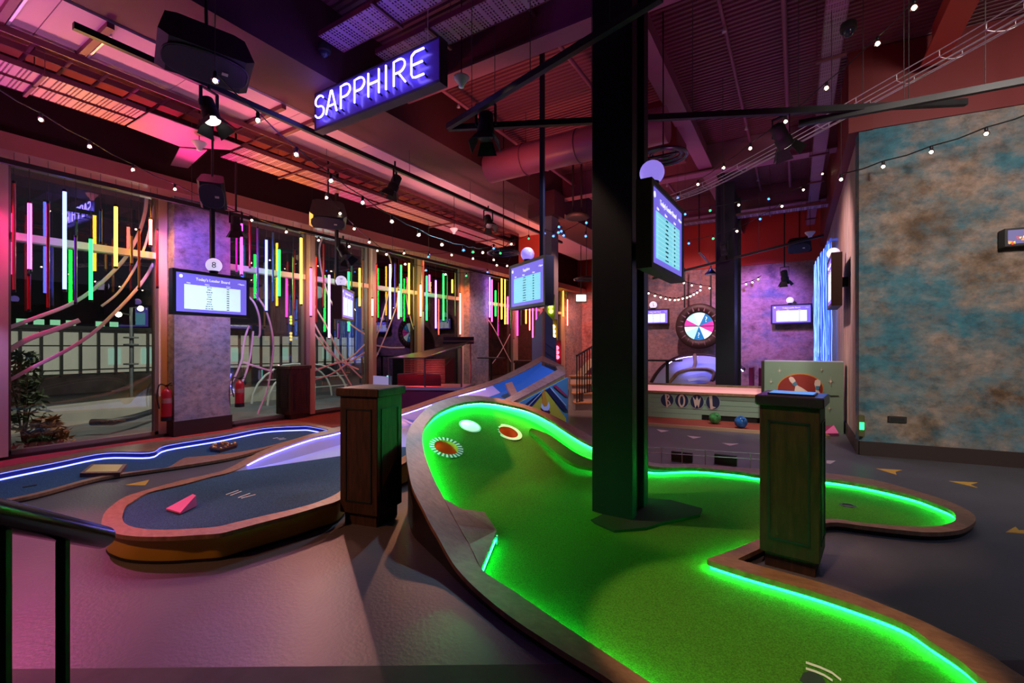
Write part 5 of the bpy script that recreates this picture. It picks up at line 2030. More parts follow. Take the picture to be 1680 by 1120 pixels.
# trays over the sign
pv_ = mat('tray_violet_paint', (.30, .17, .27), .5)
perf_tray('nearer perforated ceiling tray behind the neon sign', (-4.6, 3.42, 5.02), (-.9, 3.42, 5.02), .34, pv_, trayd, 'x')
perf_tray('further perforated ceiling tray behind the neon sign', (-4.3, 3.98, 5.02), (-.9, 3.98, 5.02), .34, pv_, trayd, 'x')
perf_tray('perforated tray running along over the streaked wall', (.36, 1.0, 4.95), (.36, 15.5, 4.95), .20, pv_, trayd, 'y')
perf_tray('perforated tray crossing before the back wall', (-3.8, 12.0, 4.55), (.6, 12.0, 4.55), .30, pv_, trayd, 'x')
# short brackets hung over the soffit edge
for i, (x0, y0) in enumerate(((-6.0, 1.15), (-5.9, 1.75), (-5.9, 3.55), (-5.9, 4.0))):
    br = thing('strut_bracket', ['first', 'second', 'third', 'fourth'][i] + ' red strut bracket fixed across the pale soffit from the left', 'bracket', (x0, y0, 4.66), 0, 'strut brackets under the soffit')
    MB().span((-6.75, y0 - .03, 4.64), (-5.75, y0 + .03, 4.695)).build('channel', trayd, br)
    MB().span((-6.73, y0 + .05, 4.665), (-5.95, y0 + .07, 4.695)).build('rod', CHROME, br)

# round duct
dk = at(860, 262, d=8.0)
du = thing('round_duct', 'wide round ventilation duct running behind the dark column', 'duct', (dk.x, dk.y, dk.z))
mb = MB()
mb.cyl((-4.76, dk.y, dk.z), (-1.6, dk.y, dk.z), .26, 28)
mb.build('duct_pipe', mat('duct_paint', (.34, .10, .16), .35), du)
for x in (-4.0, -3.0, -2.1):
    mb = MB()
    mb.tube([Vector((x, dk.y + .265 * math.cos(a * PI / 12), dk.z + .265 * math.sin(a * PI / 12))) for a in range(24)], .012, 6, True)
    mb.build('joint_band', mat('duct_band_paint', (.22, .06, .10), .4), du)
mb = MB()
for x in (-4.0, -2.1):
    mb.cyl((x, dk.y, dk.z + .26), (x, dk.y, ZD), .006, 6)
mb.build('hanger', wiring, du)

# thin conduit runs over the right hand ceiling
for i, (P, lab) in enumerate((([at(1290, -10, d=5.2), at(1290, 262, d=9.0)], 'red pipe drop over the crossing track on the right'),)):
    q = at(1289, 180, d=6.2)
    MBo = MB().cyl((q.x, q.y - 2.0, 5.45), (q.x, q.y + 6, 5.45), .03, 8)
    tag(MBo.build('ceiling_pipe', plum), lab, 'pipe')
for x_, y0_, y1_, z_, r_, lab in ((-2.6, 1.0, 12.0, 5.40, .030, 'plum sprinkler pipe left of the dark column'), (-.75, 2.0, 15.0, 5.48, .022, 'thin plum conduit right of the dark column'), (-4.45, 4.4, 13.5, 5.30, .028, 'dark red pipe beside the boxed beam')):
    t = thing('sprinkler_pipe', lab, 'pipe', (x_, y0_, z_))
    MB().cyl((x_, y0_, z_), (x_, y1_, z_), r_, 10).build('pipe_run', plum, t)
    k_ = y0_ + .8
    while k_ < y1_:
        MB().cyl((x_, k_, z_), (x_, k_, ZD + .01), .006, 5).build('pipe_hanger', wiring, t)
        MB().lathe([(.006, 0), (.016, -.02), (.03, -.07), (.004, -.075)], (x_, k_ + .4, z_ - r_ * .8), 8).build('sprinkler_head', STEELP, t)
        k_ += 3.0
# wire basket run
wb = thing('wire_cable_basket', 'chrome wire cable basket crossing the upper right corner', 'cable basket', tuple(at(1400, 180, d=5.0)))
path = [at(1740, -8, d=3.2), at(1680, 25, d=3.5), at(1560, 92, d=4.2), at(1450, 152, d=4.9), at(1350, 207, d=5.6), at(1250, 261, d=6.4), at(1160, 307, d=7.25), at(1110, 326, d=7.8), at(1085, 334, d=8.2)]
path = crom(path, 6, False)
offs = [(-.10, .06), (-.10, 0), (-.035, -.02), (.035, -.02), (.10, 0), (.10, .06)]


def sidev(i):
    t = path[min(i + 1, len(path) - 1)] - path[max(i - 1, 0)]
    t.z = 0
    t.normalize()
    return t.cross(Vector((0, 0, 1)))


for a_, b_ in offs:
    MB().tube([p + sidev(i) * a_ + Vector((0, 0, b_)) for i, p in enumerate(path)], .0055, 5).build('long_wire', CHROME, wb)
for i in range(0, len(path), 4):
    MB().tube([path[i] + sidev(i) * a_ + Vector((0, 0, b_ - .004)) for a_, b_ in offs], .004, 5).build('cross_wire', CHROME, wb)
for k in (4, 20, 34):
    p = path[k]
    MB().cyl(p, Vector((p.x, p.y, ZD)), .005, 5).build('hanger', wiring, wb)


def cone_speaker(label, u, v, d, s=1.0):
    c = at(u, v, d=d)
    t = thing('pendant_detector', label, 'ceiling detector', tuple(c))
    MB().lathe([(.008, -.09 * s), (.03 * s, -.085 * s), (.035 * s, -.05 * s), (.085 * s, .01 * s), (.09 * s, .03 * s), (.02 * s, .045 * s)], c, 18).build('housing', WHITEP, t)
    MB().cyl(c + Vector((0, 0, .04)), Vector((c.x, c.y, ZD)), .006, 6).build('stem', BLACK, t)


cone_speaker('white cone detector under the tray junction at the left', 327, 237, 6.3)
cone_speaker('white cone detector just right of the neon sign', 757, 131, 5.2)
cone_speaker('white cone detector high in front of the back wall', 1329, 383, 10.5, 1.2)
cone_speaker('white cone detector over the fifth window bay', 745, 377, 9.8, 1.0)
# dome security camera on the tray
cm = at(1392, 48, z=4.80)
t = thing('dome_camera', 'black dome camera under the tray at the upper right', 'security camera', tuple(cm))
MB().lathe([(.07, .06), (.075, .0), (.07, -.02), (.02, -.02)], cm, 18).build('mount', BLACKM, t)
MB().lathe([(.055, -.02), (.05, -.05), (.03, -.075), (1e-4, -.085)], cm, 18).build('dome', mat('smoked_dome', (.02, .03, .05), .08), t)
cm = at(532, 83, z=4.96)
t = thing('dome_camera', 'black dome camera under the tray just left of the neon sign', 'security camera', tuple(cm))
MB().lathe([(.07, .06), (.075, .0), (.07, -.02), (.02, -.02)], cm, 18).build('mount', BLACKM, t)
MB().lathe([(.055, -.02), (.05, -.05), (.03, -.075), (1e-4, -.085)], cm, 18).build('dome', mat('smoked_dome', (0, 0, 0)), t)


def ring_pendant(label, u, v, d, R, tilt=0.0):
    c = at(u, v, d=d)
    t = thing('ring_pendant', label, 'pendant lamp', tuple(c), 0, 'ring pendants')
    for k, rr in enumerate((1.0, .78, .52)):
        P = [c + Vector((R * rr * math.cos(a * PI / 18), R * rr * math.sin(a * PI / 18), .02 * k)) for a in range(36)]
        MB().tube(P, .022, 7, True).build('ring', mat('ring_metal', (.12, .12, .16), .25, .8), t)
    mb = MB()
    mb.bar(c + Vector((-R, 0, .02)), c + Vector((R, 0, .02)), .02, .02)
    mb.cyl(c, Vector((c.x, c.y, ZD)), .008, 6)
    mb.build('drop_stem', BLACK, t)


ring_pendant('dark ring pendant behind the glowing ball at the dark column', 1088, 257, 5.6, .27)
ring_pendant('dark ring pendant left of the centre score screen', 826, 415, 8.6, .29)
ring_pendant('small ring pendant at the left edge of the dark column', 962, 458, 12, .32)
c = at(947, 357, d=9.0)
t = thing('dome_pendant', 'wide shallow dark dome pendant left of the dark column', 'pendant lamp', tuple(c))
MB().lathe([(.20, -.02), (.24, .0), (.20, .07), (.06, .10), (.02, .10)], c, 24).build('shade', BLACKM, t)
MB().lathe([(1e-4, -.012), (.195, -.012), (.195, -.006), (1e-4, -.006)], c, 24).build('diffuser', mat('diffuser_grey', (.4, .36, .34), .6), t)
for dx in (-.09, .09):
    MB().cyl(c + Vector((dx, 0, .10)), Vector((c.x + dx, c.y, ZD)), .02, 8).build('drop_stem', BLACK, t)
# jointed wall lamp before the red fascia
t = thing('jointed_lamp', 'jointed arm lamp with blue shade left of the middle column', 'lamp', tuple(at(1165, 448, d=11.4)))
a, b, c = at(1147, 414, d=11.4), at(1165, 434, d=11.4), at(1166, 450, d=11.4)
MB().tube([a, b], .03, 8).build('arm', STEELP, t)
MB().cyl(a, Vector((a.x, a.y, ZD)), .015, 6).build('drop_stem', BLACK, t)
mb = MB()
mb.lathe([(.03, .10), (.05, .06), (.13, -.02), (.14, -.05)], c + Vector((0, 0, .05)), 16)
mb.build('shade', mat('blue_shade', (.02, .06, .2), .3), t)
# emergency light box
c = at(953, 489, d=14.5)
t = thing('emergency_light', 'small bright white box light high left of the dark column', 'light', tuple(c))
MB().cyl(c, Vector((c.x, c.y, 4.72)), .012, 6).build('drop_stem', BLACK, t)
MB().box(c, (.36, .10, .28), Matrix.Rotation(YAW, 3, 'Z'), .01).build('housing', mat('cream_housing', (.6, .5, .35), .5), t)
MB().box(c - FW * .055, (.30, .012, .20), Matrix.Rotation(YAW, 3, 'Z')).build('diffuser', glow('white_diffuser', (.9, .95, 1), 2.2), t)

# ================================================================== alley along the back
ay0, ay1 = 9.0, 9.9
AL = Vector((-2.75, 0, 0))
alley = thing('bowling_alley_court', 'mint boarded bowling court front with the word BOWL and a red strip', 'bowling court', (-1.4, 9.4, 0))
e0, e1 = at(1060, 693.5, z=.05), at(1258, 707, z=.05)
ex = (e1 - e0)
ex.z = 0
EL = ex.length
ex.normalize()
en = Vector((-ex.y, ex.x, 0))
if en.dot(FW) < 0:
    en = -en
up3 = Vector((0, 0, 1))
M3 = Matrix((ex, en, up3)).transposed()
AX = lambda s, b, z: Vector((e0.x, e0.y, 0)) + ex * s + en * b + up3 * z
dep = .85
MB().prism([AX(-.5, 0, 0), AX(EL + .9, 0, 0), AX(EL + .9, dep, 0), AX(-.5, dep, 0)], .05).build('red_bed', mat('red_bed_felt', (.30, .045, .025), .8), alley)
MB().prism([AX(-.5, -.03, 0), AX(EL + .9, -.03, 0), AX(EL + .9, 0, 0), AX(-.5, 0, 0)], .056).build('bed_edge', mat('pale_edge', (.55, .34, .20), .5), alley)
# boards of the front
bz0, bz1 = .05, at(1150, 644, d=9.4).z
mint = mat('mint_paint', (.24, .33, .25), .55)
mb = MB()
nb = 5
for k in range(nb):
    z0 = bz0 + (bz1 - bz0) * k / nb
    z1 = bz0 + (bz1 - bz0) * (k + 1) / nb
    sx_ = -.5 if k else -.5
    ex_ = (EL * .47 if k == 0 else EL + .9)
    mb.box((AX(sx_, dep, 0) + AX(ex_, dep, 0)) / 2 + up3 * ((z0 + z1) / 2), (ex_ - sx_, .04, z1 - z0 - .006), M3)
mb.build('boarding', mint, alley)
MB().box((AX(EL * .3, dep + .05, 0) + AX(EL + .9, dep + .05, 0)) / 2 + up3 * .2, (EL * .7 + .9, .02, .4), M3).build('ball_return_recess', BLACKM, alley)
MB().box((AX(-.5, dep, 0) + AX(EL + .9, dep, 0)) / 2 + up3 * (bz1 + .02), (EL + 1.4, .14, .04), M3).build('lower_rail', RIMWOOD, alley)
pinkled = mat('pink_lit_band', (.85, .45, .45), .4, 0, (1, .36, .40), .55)
MB().box((AX(-.5, dep + .06, 0) + AX(EL + .9, dep + .06, 0)) / 2 + up3 * (bz1 + .10), (EL + 1.4, .03, .12), M3).build('lit_band', pinkled, alley)
MB().box((AX(-.5, dep + .09, 0) + AX(EL + .9, dep + .09, 0)) / 2 + up3 * (bz1 + .175), (EL + 1.4, .16, .03), M3).build('top_rail', RIMWOOD, alley)


def apan(u, v):
    r = ray(u, v)
    o = Vector((0, 0, EYE))
    q = AX(0, dep - .02, 0)
    t = (q - o).dot(en) / r.dot(en)
    p = o + r * t
    return (p - AX(0, dep - .02, 0)).dot(ex), p.z


def apoly(name, pts, m, lift, par):
    P = [AX(s, dep - .02 - lift, z) for s, z in pts]
    return MB().prism(P, .006, -en).build(name, m, par)


ovm = mat('sign_oval_navy', (.010, .012, .06), .5)
ovp = mat('sign_pink_cream', (.62, .42, .38), .5)
BL = [('B', 1094.5, 656, 11.0), ('O', 1118.5, 657, 11.5), ('W', 1143.5, 658.5, 11.7), ('L', 1169.5, 659.5, 12.0)]
SH_ = {
    'B': [[(-.35, .95), (-.05, .95), (.12, -1.1), (-.08, -1.15)], [(-.1, .95), (.25, .9), (.42, .62), (.30, .30), (.0, .05), (.05, .25), (.2, .6), (-.05, .72)], [(.0, .10), (.35, -.10), (.62, -.62), (.10, -.95), (.06, -.72), (.34, -.55), (.22, -.2), (.02, -.12)]],
    'W': [[(-.62, .72), (-.25, -.9), (.0, -.42), (.25, -.9), (.6, .72), (.22, .2), (.0, .85), (-.2, .2)]],
    'L': [[(-.55, .9), (-.10, .9), (-.02, -.55), (.45, -.70), (-.1, -.95), (-.35, -.95)]],
}
for ch, u, v, rr in BL:
    s0, z0 = apan(u, v)
    s1, _ = apan(u + rr * .98, v)
    _, z1 = apan(u, v - rr)
    rx, rz_ = abs(s1 - s0), abs(z1 - z0)
    ov = lambda f: [(s0 + rx * f * math.cos(k * PI / 16), z0 + rz_ * f * math.sin(k * PI / 16)) for k in range(32)]
    g = apoly('letter_oval_edge', ov(1.06), mat('sign_edge_grey', (.35, .38, .40), .5), .004, alley)
    apoly('letter_oval', ov(.97), ovm, .008, g)
    if ch == 'O':
        P0 = [(s0 + rx * .52 * math.cos(k * PI / 12), z0 + rz_ * .95 * math.sin(k * PI / 12)) for k in range(24)]
        P1 = [(s0 + rx * .26 * math.cos(k * PI / 12), z0 + rz_ * .66 * math.sin(k * PI / 12)) for k in range(24)]
        mb = MB()
        mb.strip([AX(s, dep - .02 - .018, z) for s, z in P0], [AX(s, dep - .02 - .018, z) for s, z in P1], True)
        mb.strip([AX(s, dep - .02 - .012, z) for s, z in P0], [AX(s, dep - .02 - .018, z) for s, z in P0], True)
        mb.build('letter', ovp, g)
    else:
        mb = MB()
        for q, po in enumerate(SH_[ch]):
            mb.prism([AX(s0 + rx * a, dep - .02 - .012 - .001 * q, z0 + rz_ * b) for a, b in po], .006, -en)
        mb.build('letter', ovp, g)
# balls
for (u, v, col, nm) in ((1173, 697, (.05, .22, .06), 'green'), (1215.5, 704, (.02, .10, .32), 'blue')):
    p = at(u, v - 2, z=.05)
    t = thing('bowling_ball', 'marbled %s bowling ball on the red strip under the BOWL boards' % nm, 'bowling ball', tuple(p))
    MB().ball(p + Vector((0, 0, .108)), .108, 22).build('ball_shell', mat('%s_marbled' % nm, col, .12, 0, noise=.6, scale=14), t)
    mb = MB()
    for a_, b_ in ((-.02, .02), (.02, .02), (.0, -.025)):
        dd = (-FW * .8 + RT * a_ * 6 + up3 * (.45 + b_ * 4)).normalized()
        mb.cyl(p + Vector((0, 0, .108)) + dd * .105, p + Vector((0, 0, .108)) + dd * .1095, .011, 8)
    mb.build('finger_holes', BLACKM, t)

# mint end panel with red oval and pins
q0, q1 = at(1254, 700, y=9.55), at(1378, 712, z=.0)
q1 = Vector((.70, 9.62, 0))
q0 = at(1254, 568, d=8.45)
q0.z = 0
px_ = (q1 - q0)
PL = px_.length
px_.normalize()
pn_ = Vector((px_.y, -px_.x, 0))
if pn_.dot(-q0) < 0:
    pn_ = -pn_
pt_ = thing('bowling_backdrop', 'mint end panel painted with red oval two bowling pins and stars', 'panel', tuple(q0))
PP = lambda s, z, o=0.0: q0 + px_ * s + up3 * z + pn_ * o


def ppan(u, v):
    r = ray(u, v)
    o = Vector((0, 0, EYE))
    t = (q0 - o).dot(pn_) / r.dot(pn_)
    p = o + r * t
    return (p - q0).dot(px_), p.z


ht0, ht1 = ppan(1256, 588)[1], ppan(1377, 599)[1]
hh = (ht0 + ht1) / 2
mint2 = mat('sage_paint', (.20, .27, .20), .55)
MB().prism([PP(0, 0), PP(PL, 0), PP(PL, hh), PP(0, hh)], -.35, pn_).build('panel_board', mint2, pt_)
MB().prism([PP(-.05, 0, .01), PP(0, 0, .01), PP(0, hh, .01), PP(-.05, hh, .01)], -.36, pn_).build('edge_post', BROWNTRIM, pt_)
MB().prism([PP(.0, hh, 0), PP(PL, hh, 0), PP(PL, hh, -.34), PP(0, hh, -.34)], .012).build('panel_cap', mat('pale_blue_cap', (.40, .42, .55), .5), pt_)


def pp(name, pts, m, lift, par=None):
    return MB().prism([PP(*ppan(u, v), lift) for u, v in pts], .004, pn_).build(name, m, par or pt_)


eu, ev = 1313, 640
ov = [(eu + 38.5 * math.cos(k * PI / 20), ev - 2 + (26 * math.sin(k * PI / 20))) for k in range(40)]
pp('oval_edge', ov, mat('oval_gold', (.52, .22, .05), .5), .0)
pp('red_oval', [(eu + (u - eu) * .955, ev - 2 + (v - ev + 2) * .93) for u, v in ov], mat('oval_red', (.26, .02, .015), .5), .004)
pinm = mat('pin_cream', (.72, .52, .46), .5)
pp('pin', [(1294, 620), (1297, 617.5), (1301, 618.5), (1304, 622), (1307, 628), (1308.5, 632), (1316, 636), (1325, 642), (1328, 650), (1320, 657), (1308, 652), (1303, 644), (1304.5, 634), (1300, 629), (1296, 625)], pinm, .008)
pp('pin_band', [(1299, 629.5), (1305.5, 625), (1308.5, 631), (1304, 633.5)], mat('pin_blue', (.06, .18, .30), .5), .012)
pp('pin', [(1337, 624), (1341, 622), (1346, 624), (1346.5, 630), (1344, 636), (1344, 642), (1348, 652), (1345, 662), (1338, 662), (1334, 652), (1338, 642), (1338, 636), (1336, 630)], pinm, .008)
pp('pin_band', [(1338, 633), (1344.5, 633), (1344, 639), (1338.5, 639)], mat('pin_blue', (0, 0, 0)), .012)
for (u, v, s) in ((1279, 608, 6.5), (1265, 626, 6), (1348, 606.5, 5), (1363, 625.5, 7.5), (1360.5, 669.5, 6)):
    P = []
    for k in range(16):
        rr = (s if k % 4 == 0 else s * .55 if k % 2 == 0 else s * .14)
        if k % 8 == 4:
            rr = s * .8
        P.append((u + rr * .8 * math.sin(k * PI / 8), v - rr * 1.15 * math.cos(k * PI / 8)))
    pp('painted_star', P, mat('star_cream', (.70, .55, .45), .5), .004)
pp('slot', [(1361, 648.5), (1376, 648.5), (1376, 649.8), (1361, 649.8)], BLACKM, .003)
# pale pink wedge on the floor in front of it
a = at(1362, 712, z=.0)
t = thing('floor_wedge', 'pink lit wedge on the floor at the foot of the bowling panel', 'wedge', tuple(a))
mb = MB()
P = [at(1350, 711, z=.05), at(1376, 710.5, z=.05), at(1368, 697, z=.16), at(1352, 699, z=.16)]
mb.prism(P, -.05)
mb.build('wedge_block', mat('pink_paint', (0, 0, 0)), t)

# ================================================================== prize wheel
wy = 15.7
wc = at(1147, 535, y=wy)
wl_ = thing('prize_wheel', 'large round prize wheel with glowing segmented face on the back wall', 'prize wheel', tuple(wc))
Rw = (at(1147, 498, y=wy).z - wc.z)
Mw = Matrix((Vector((1, 0, 0)), Vector((0, 0, 1)), Vector((0, -1, 0)))).transposed()
MB().cyl(wc + Vector((0, .1, 0)), Vector((wc.x, YB + .01, wc.z)), .12, 12).build('wall_mount', BLACK, wl_)
MB().lathe([(Rw * .60, .0), (Rw * .62, .07), (Rw * .97, .07), (Rw, .04), (Rw, -.12), (.02, -.12)], wc, 48, Mw).build('wheel_rim', mat('wheel_rim_brown', (.035, .016, .014), .5), wl_)
mb = MB()
for k in range(20):
    a_ = 2 * PI * k / 20
    b_ = .07
    P = [(.68, a_ - .05), (.68, a_ + .05), (.92 if k % 2 else .84, a_)]
    mb.prism([wc + Vector((Rw * r_ * math.sin(t_), -.072, Rw * r_ * math.cos(t_))) for r_, t_ in P], .006, (0, -1, 0))
mb.build('painted_rays', mat('ray_violet', (.22, .14, .20), .5), wl_)
Rf = Rw * .62
segc = [glow('wheel_mint', (.40, .85, .82), .9), glow('wheel_blue', (.01, .16, .42), 1), glow('wheel_magenta', (.55, .04, .34), .9), glow('wheel_pale', (.62, .90, .85), .9)]
order = [3, 1, 2, 3, 0, 1, 3, 2, 0]
order = [3, 1, 2, 3, 1, 0, 2, 0]
base = [(-22, 25, 3), (25, 68, 1), (68, 90, 2), (90, 118, 2), (118, 158, 3), (158, 200, 1), (200, 245, 0), (245, 268, 3), (268, 300, 2), (300, 338, 0)]
mb = MB()
for a0, a1, ci in base:
    n = 6
    vs = [wc + Vector((0, -.03, 0))]
    for k in range(n + 1):
        t_ = math.radians(a0 + (a1 - a0) * k / n)
        vs.append(wc + Vector((Rf * math.sin(t_), -.03, Rf * math.cos(t_))))
    mb.add(vs, [(0, k + 1, k + 2) for k in range(n)], False, ci)
fc = mb.build('wheel_face', segc, wl_)
MB().box(wc + Vector((0, -.034, 0)), (Rf * 2, .004, .02)).build('divider', BLACK, fc)
for ch, a_ in (('?', 46), ('?', 182)):
    t_ = math.radians(a_)
    c = Vector((Rf * .66 * math.sin(t_), -.034, Rf * .66 * math.cos(t_)))
    lettering('question_mark', ch, Rf * .55, glow('wheel_pale', (0, 0, 0), 1), fc, frame(c, (1, 0, 0), (0, 0, 1)), .002)
for x_ in (-.45, .35):
    MB().cyl(wc + Vector((x_, 0, Rw * .85)), wc + Vector((x_, 0, Rw * .85 + 1.3)), .025, 8).build('hanger', BLACK, wl_)

# ================================================================== lavender bank court behind the bowling front
ly = 12.6
lc_ = at(1146, 632, y=ly)
lv = thing('lavender_bank_court', 'arched lavender lit bank court under the prize wheel', 'putting court', (lc_.x, lc_.y, 0))
lx = lambda u, v, yy: at(u, v, y=yy)
Oo = [(1066, 632, 12.5), (1076, 614, 12.8), (1090, 599, 13.2), (1108, 588, 13.6), (1130, 583, 13.9), (1155, 582.5, 14), (1180, 586, 13.9), (1200, 593, 13.6), (1220, 606, 13.2)]
O_ = crom([lx(*q) for q in Oo], 5, False)
bot = at(1140, 650, y=12.5)
mid = [(1076, 632, 12.5), (1083, 618, 12.7), (1096, 608, 12.9), (1112, 600, 13.1), (1132, 596, 13.3), (1155, 595.5, 13.3), (1178, 598, 13.2), (1196, 604, 13.0), (1212, 616, 12.8)]
Mi = crom([lx(*q) for q in mid], 5, False)
inn = [(1090, 640, 12.3), (1097, 630, 12.35), (1105, 620, 12.4), (1113, 612, 12.5), (1130, 607, 12.6), (1150, 606, 12.6), (1164, 607, 12.55), (1172, 613, 12.5), (1168, 625, 12.4)]
In = crom([lx(*q) for q in inn], 5, False)
lavm = mat('lavender_wall', (.55, .50, .80), .5)
mb = MB()
mb.strip(O_, Mi, smooth=True)
mb.build('bank_wall', lavm, lv)
mb = MB()
mb.strip(Mi, In, smooth=True)
mb.add([p + Vector((0, 0, -.01)) for p in In], [tuple(range(len(In)))])
mb.build('bank_floor', mat('lavender_floor', (.45, .45, .78), .5), lv)
MB().tube(O_, .055, 8).build('outer_rim', woodm('dark_rim', (.03, .012, .012), (.08, .03, .03), 3), lv)
MB().tube([p + Vector((0, 0, .01)) for p in In], .045, 8).build('inner_arch', RIMWOOD, lv)
MB().tube([O_[22] + Vector((0, 0, .01)), Mi[22] + Vector((0, -.02, .02)), In[22]], .05, 6).build('centre_bar', RIMWOOD, lv)
MB().tube([p.lerp(q, .12) + Vector((0, -.03, -.02)) for p, q in zip(O_, Mi)], .012, 6).build('led_strip', glow('lavender_led', (.34, .26, 1), 55), lv)
P = [lx(1128, 622, 12.35), lx(1150, 617, 12.38), lx(1160, 618, 12.38), lx(1165, 626, 12.3), lx(1145, 624, 12.32), lx(1130, 626, 12.3)]
MB().prism(P, .01, (0, -1, .6)).build('pale_skittle', mat('pale_skittle_paint', (.75, .75, .85), .5), lv)
MB().prism([Vector((p.x, p.y, 0)) for p in (O_[0], O_[10], O_[20], O_[30], O_[-1])], .3).build('base', BLACKM, lv)
lamp('bank_fill_spot', 'SPOT', (lc_.x + .1, 12.2, 4.3), (.32, .30, 1), 1000, (lc_.x + .2, 13.2, .8), .08, 34, .6)  # unseen spot added to brighten the lavender bank
# slim standing bar table in front of it
p = at(1080, 640, y=10.6)
t = thing('bar_table', 'slim black bar table in front of the lavender court', 'table', (p.x + .2, p.y, 0))
MB().box((p.x + .12, p.y, at(1080, 591, y=10.6).z), (.75, .3, .035)).build('table_top', BLACK, t)
MB().cyl((p.x + .2, p.y, 0), (p.x + .2, p.y, at(1080, 592, y=10.6).z), .035, 10).build('table_leg', BLACK, t)
MB().lathe([(.2, 0), (.2, .015), (.03, .03)], (p.x + .2, p.y, 0), 18).build('foot', BLACK, t)
p = at(806, 660, z=0)
t = thing('bar_table', 'small black bar table by the far window left of the blue ramp', 'table', (p.x, p.y, 0))
zt_ = at(806, 587, d=p.dot(FW)).z
MB().box((p.x, p.y, zt_), (.6, .45, .03)).build('table_top', BLACK, t)
MB().cyl((p.x, p.y, 0), (p.x, p.y, zt_), .03, 10).build('table_leg', BLACK, t)
for i, u in enumerate((1232, 1248)):
    p = at(u, 600, y=14.0)
    tag(MB().span((p.x - .05, p.y, 0), (p.x + .05, p.y + .5, at(u, 604 if i else 603, y=14.0).z)).build('red_post', mat('crimson_paint', (0, 0, 0))), 'crimson post %s of the two right of the middle column' % ('right' if i else 'left'), 'post')

# glowing strand curtain
rd = random.Random(11)
stm = [glow('strand_blue', (.06, .18, 1), 1.3), glow('strand_pale', (.30, .55, 1), 1.5), glow('strand_dim', (.05, .10, .6), .6)]
mb = MB()
mb.span((.60, 11.6, 3.70), (XR + .01, 11.64, 3.74), mi=2)
mb.span((.45, 15.1, 3.70), (XR + .01, 15.14, 3.74), mi=2)
mb.bar((.62, 11.5, 3.72), (.45, 15.2, 3.72), .03, .03, mi=2)
for k in range(110):
    f = rd.random()
    y_ = 11.6 + f * 3.6
    x_ = .62 - .17 * f + rd.uniform(-.05, .05)
    z0, z1 = rd.uniform(.75, 1.5), 3.72
    P = [Vector((x_ + rd.uniform(-.012, .012), y_ + rd.uniform(-.03, .03), z0 + (z1 - z0) * q / 6)) for q in range(7)]
    mb.tube(P, rd.uniform(.004, .009), 5, mi=rd.choice((0, 0, 1, 1, 2, 2)))
tag(mb.build('glowing_strand_curtain', stm), 'curtain of glowing blue fibre strands hung on the streaked side wall', 'light curtain', None, 'stuff')

# ================================================================== glass box on a plinth
g0, g1 = at(638, 634, d=9.0), at(757, 640, d=8.85)
gx = (g1 - g0)
gx.z = 0
GL = gx.length
gx.normalize()
gn = Vector((-gx.y, gx.x, 0))
if gn.dot(FW) < 0:
    gn = -gn
gb = thing('glass_box_court', 'sloping glass box with red basket on a maroon plinth', 'glass box', (g0.x, g0.y, 0))
GX = lambda s, b, z: Vector((g0.x, g0.y, 0)) + gx * s + gn * b + up3 * z
zb0 = g0.z
MB().prism([GX(0, 0, 0), GX(GL, 0, 0), GX(GL, .9, 0), GX(0, .9, 0)], zb0 - .06).build('plinth', mat('maroon_plinth', (.20, .015, .045), .6), gb)
MB().prism([GX(-.03, -.03, zb0 - .06), GX(GL + .03, -.03, zb0 - .06), GX(GL + .03, .93, zb0 - .06), GX(-.03, .93, zb0 - .06)], .05).build('plinth_top', mat('plinth_ledge', (.34, .22, .25), .5), gb)
zl = at(640, 587, d=9.0).z
zr_ = at(760, 569, d=8.85).z
sm_ = GL * .5
fr = mat('box_frame', (.10, .05, .06), .4)


def gbar(a, b, w=.022):
    MB().bar(a, b, w, w).build('frame_bar', fr, gb)


for s, z in ((0, zl), (sm_, zl), (GL, zr_)):
    gbar(GX(s, 0, zb0), GX(s, 0, z))
gbar(GX(0, .9, zb0), GX(0, .9, zl))
gbar(GX(GL, .9, zb0), GX(GL, .9, zr_ + .12))
gbar(GX(0, 0, zl), GX(sm_, 0, zl))
gbar(GX(sm_, 0, zl), GX(GL, 0, zr_))
gbar(GX(0, .9, zl), GX(GL, .9, zr_ + .12))
gbar(GX(0, 0, zl), GX(0, .9, zl))
MB().prism([GX(0, 0, zb0), GX(sm_, 0, zb0), GX(sm_, 0, zl), GX(0, 0, zl)], .008, gn).build('front_pane', CLEAR, gb)
MB().prism([GX(sm_, 0, zb0), GX(GL, 0, zb0), GX(GL, 0, zr_), GX(sm_, 0, zl)], .008, gn).build('front_pane', CLEAR, gb)
MB().prism([GX(0, 0, zl), GX(sm_, 0, zl), GX(GL, 0, zr_), GX(GL, .9, zr_ + .12), GX(0.2, .9, zl + .02)], .01).build('lid', mat('smoked_lid', (.16, .12, .13), .18), gb)
zt_ = at(740, 552, d=9.5).z
MB().prism([GX(GL * .60, .85, zr_ + .06), GX(GL + .08, .85, zr_ + .06), GX(GL + .08, .85, zt_), GX(GL * .60, .85, zt_)], .06, gn).build('header_board', mat('header_navy', (.03, .02, .05), .5), gb)
MB().prism([GX(GL * .60, .83, zt_ - .10), GX(GL + .08, .83, zt_ - .10), GX(GL + .08, .83, zt_ - .08), GX(GL * .60, .83, zt_ - .08)], .02, gn).build('header_line', mat('plinth_ledge', (0, 0, 0)), gb)
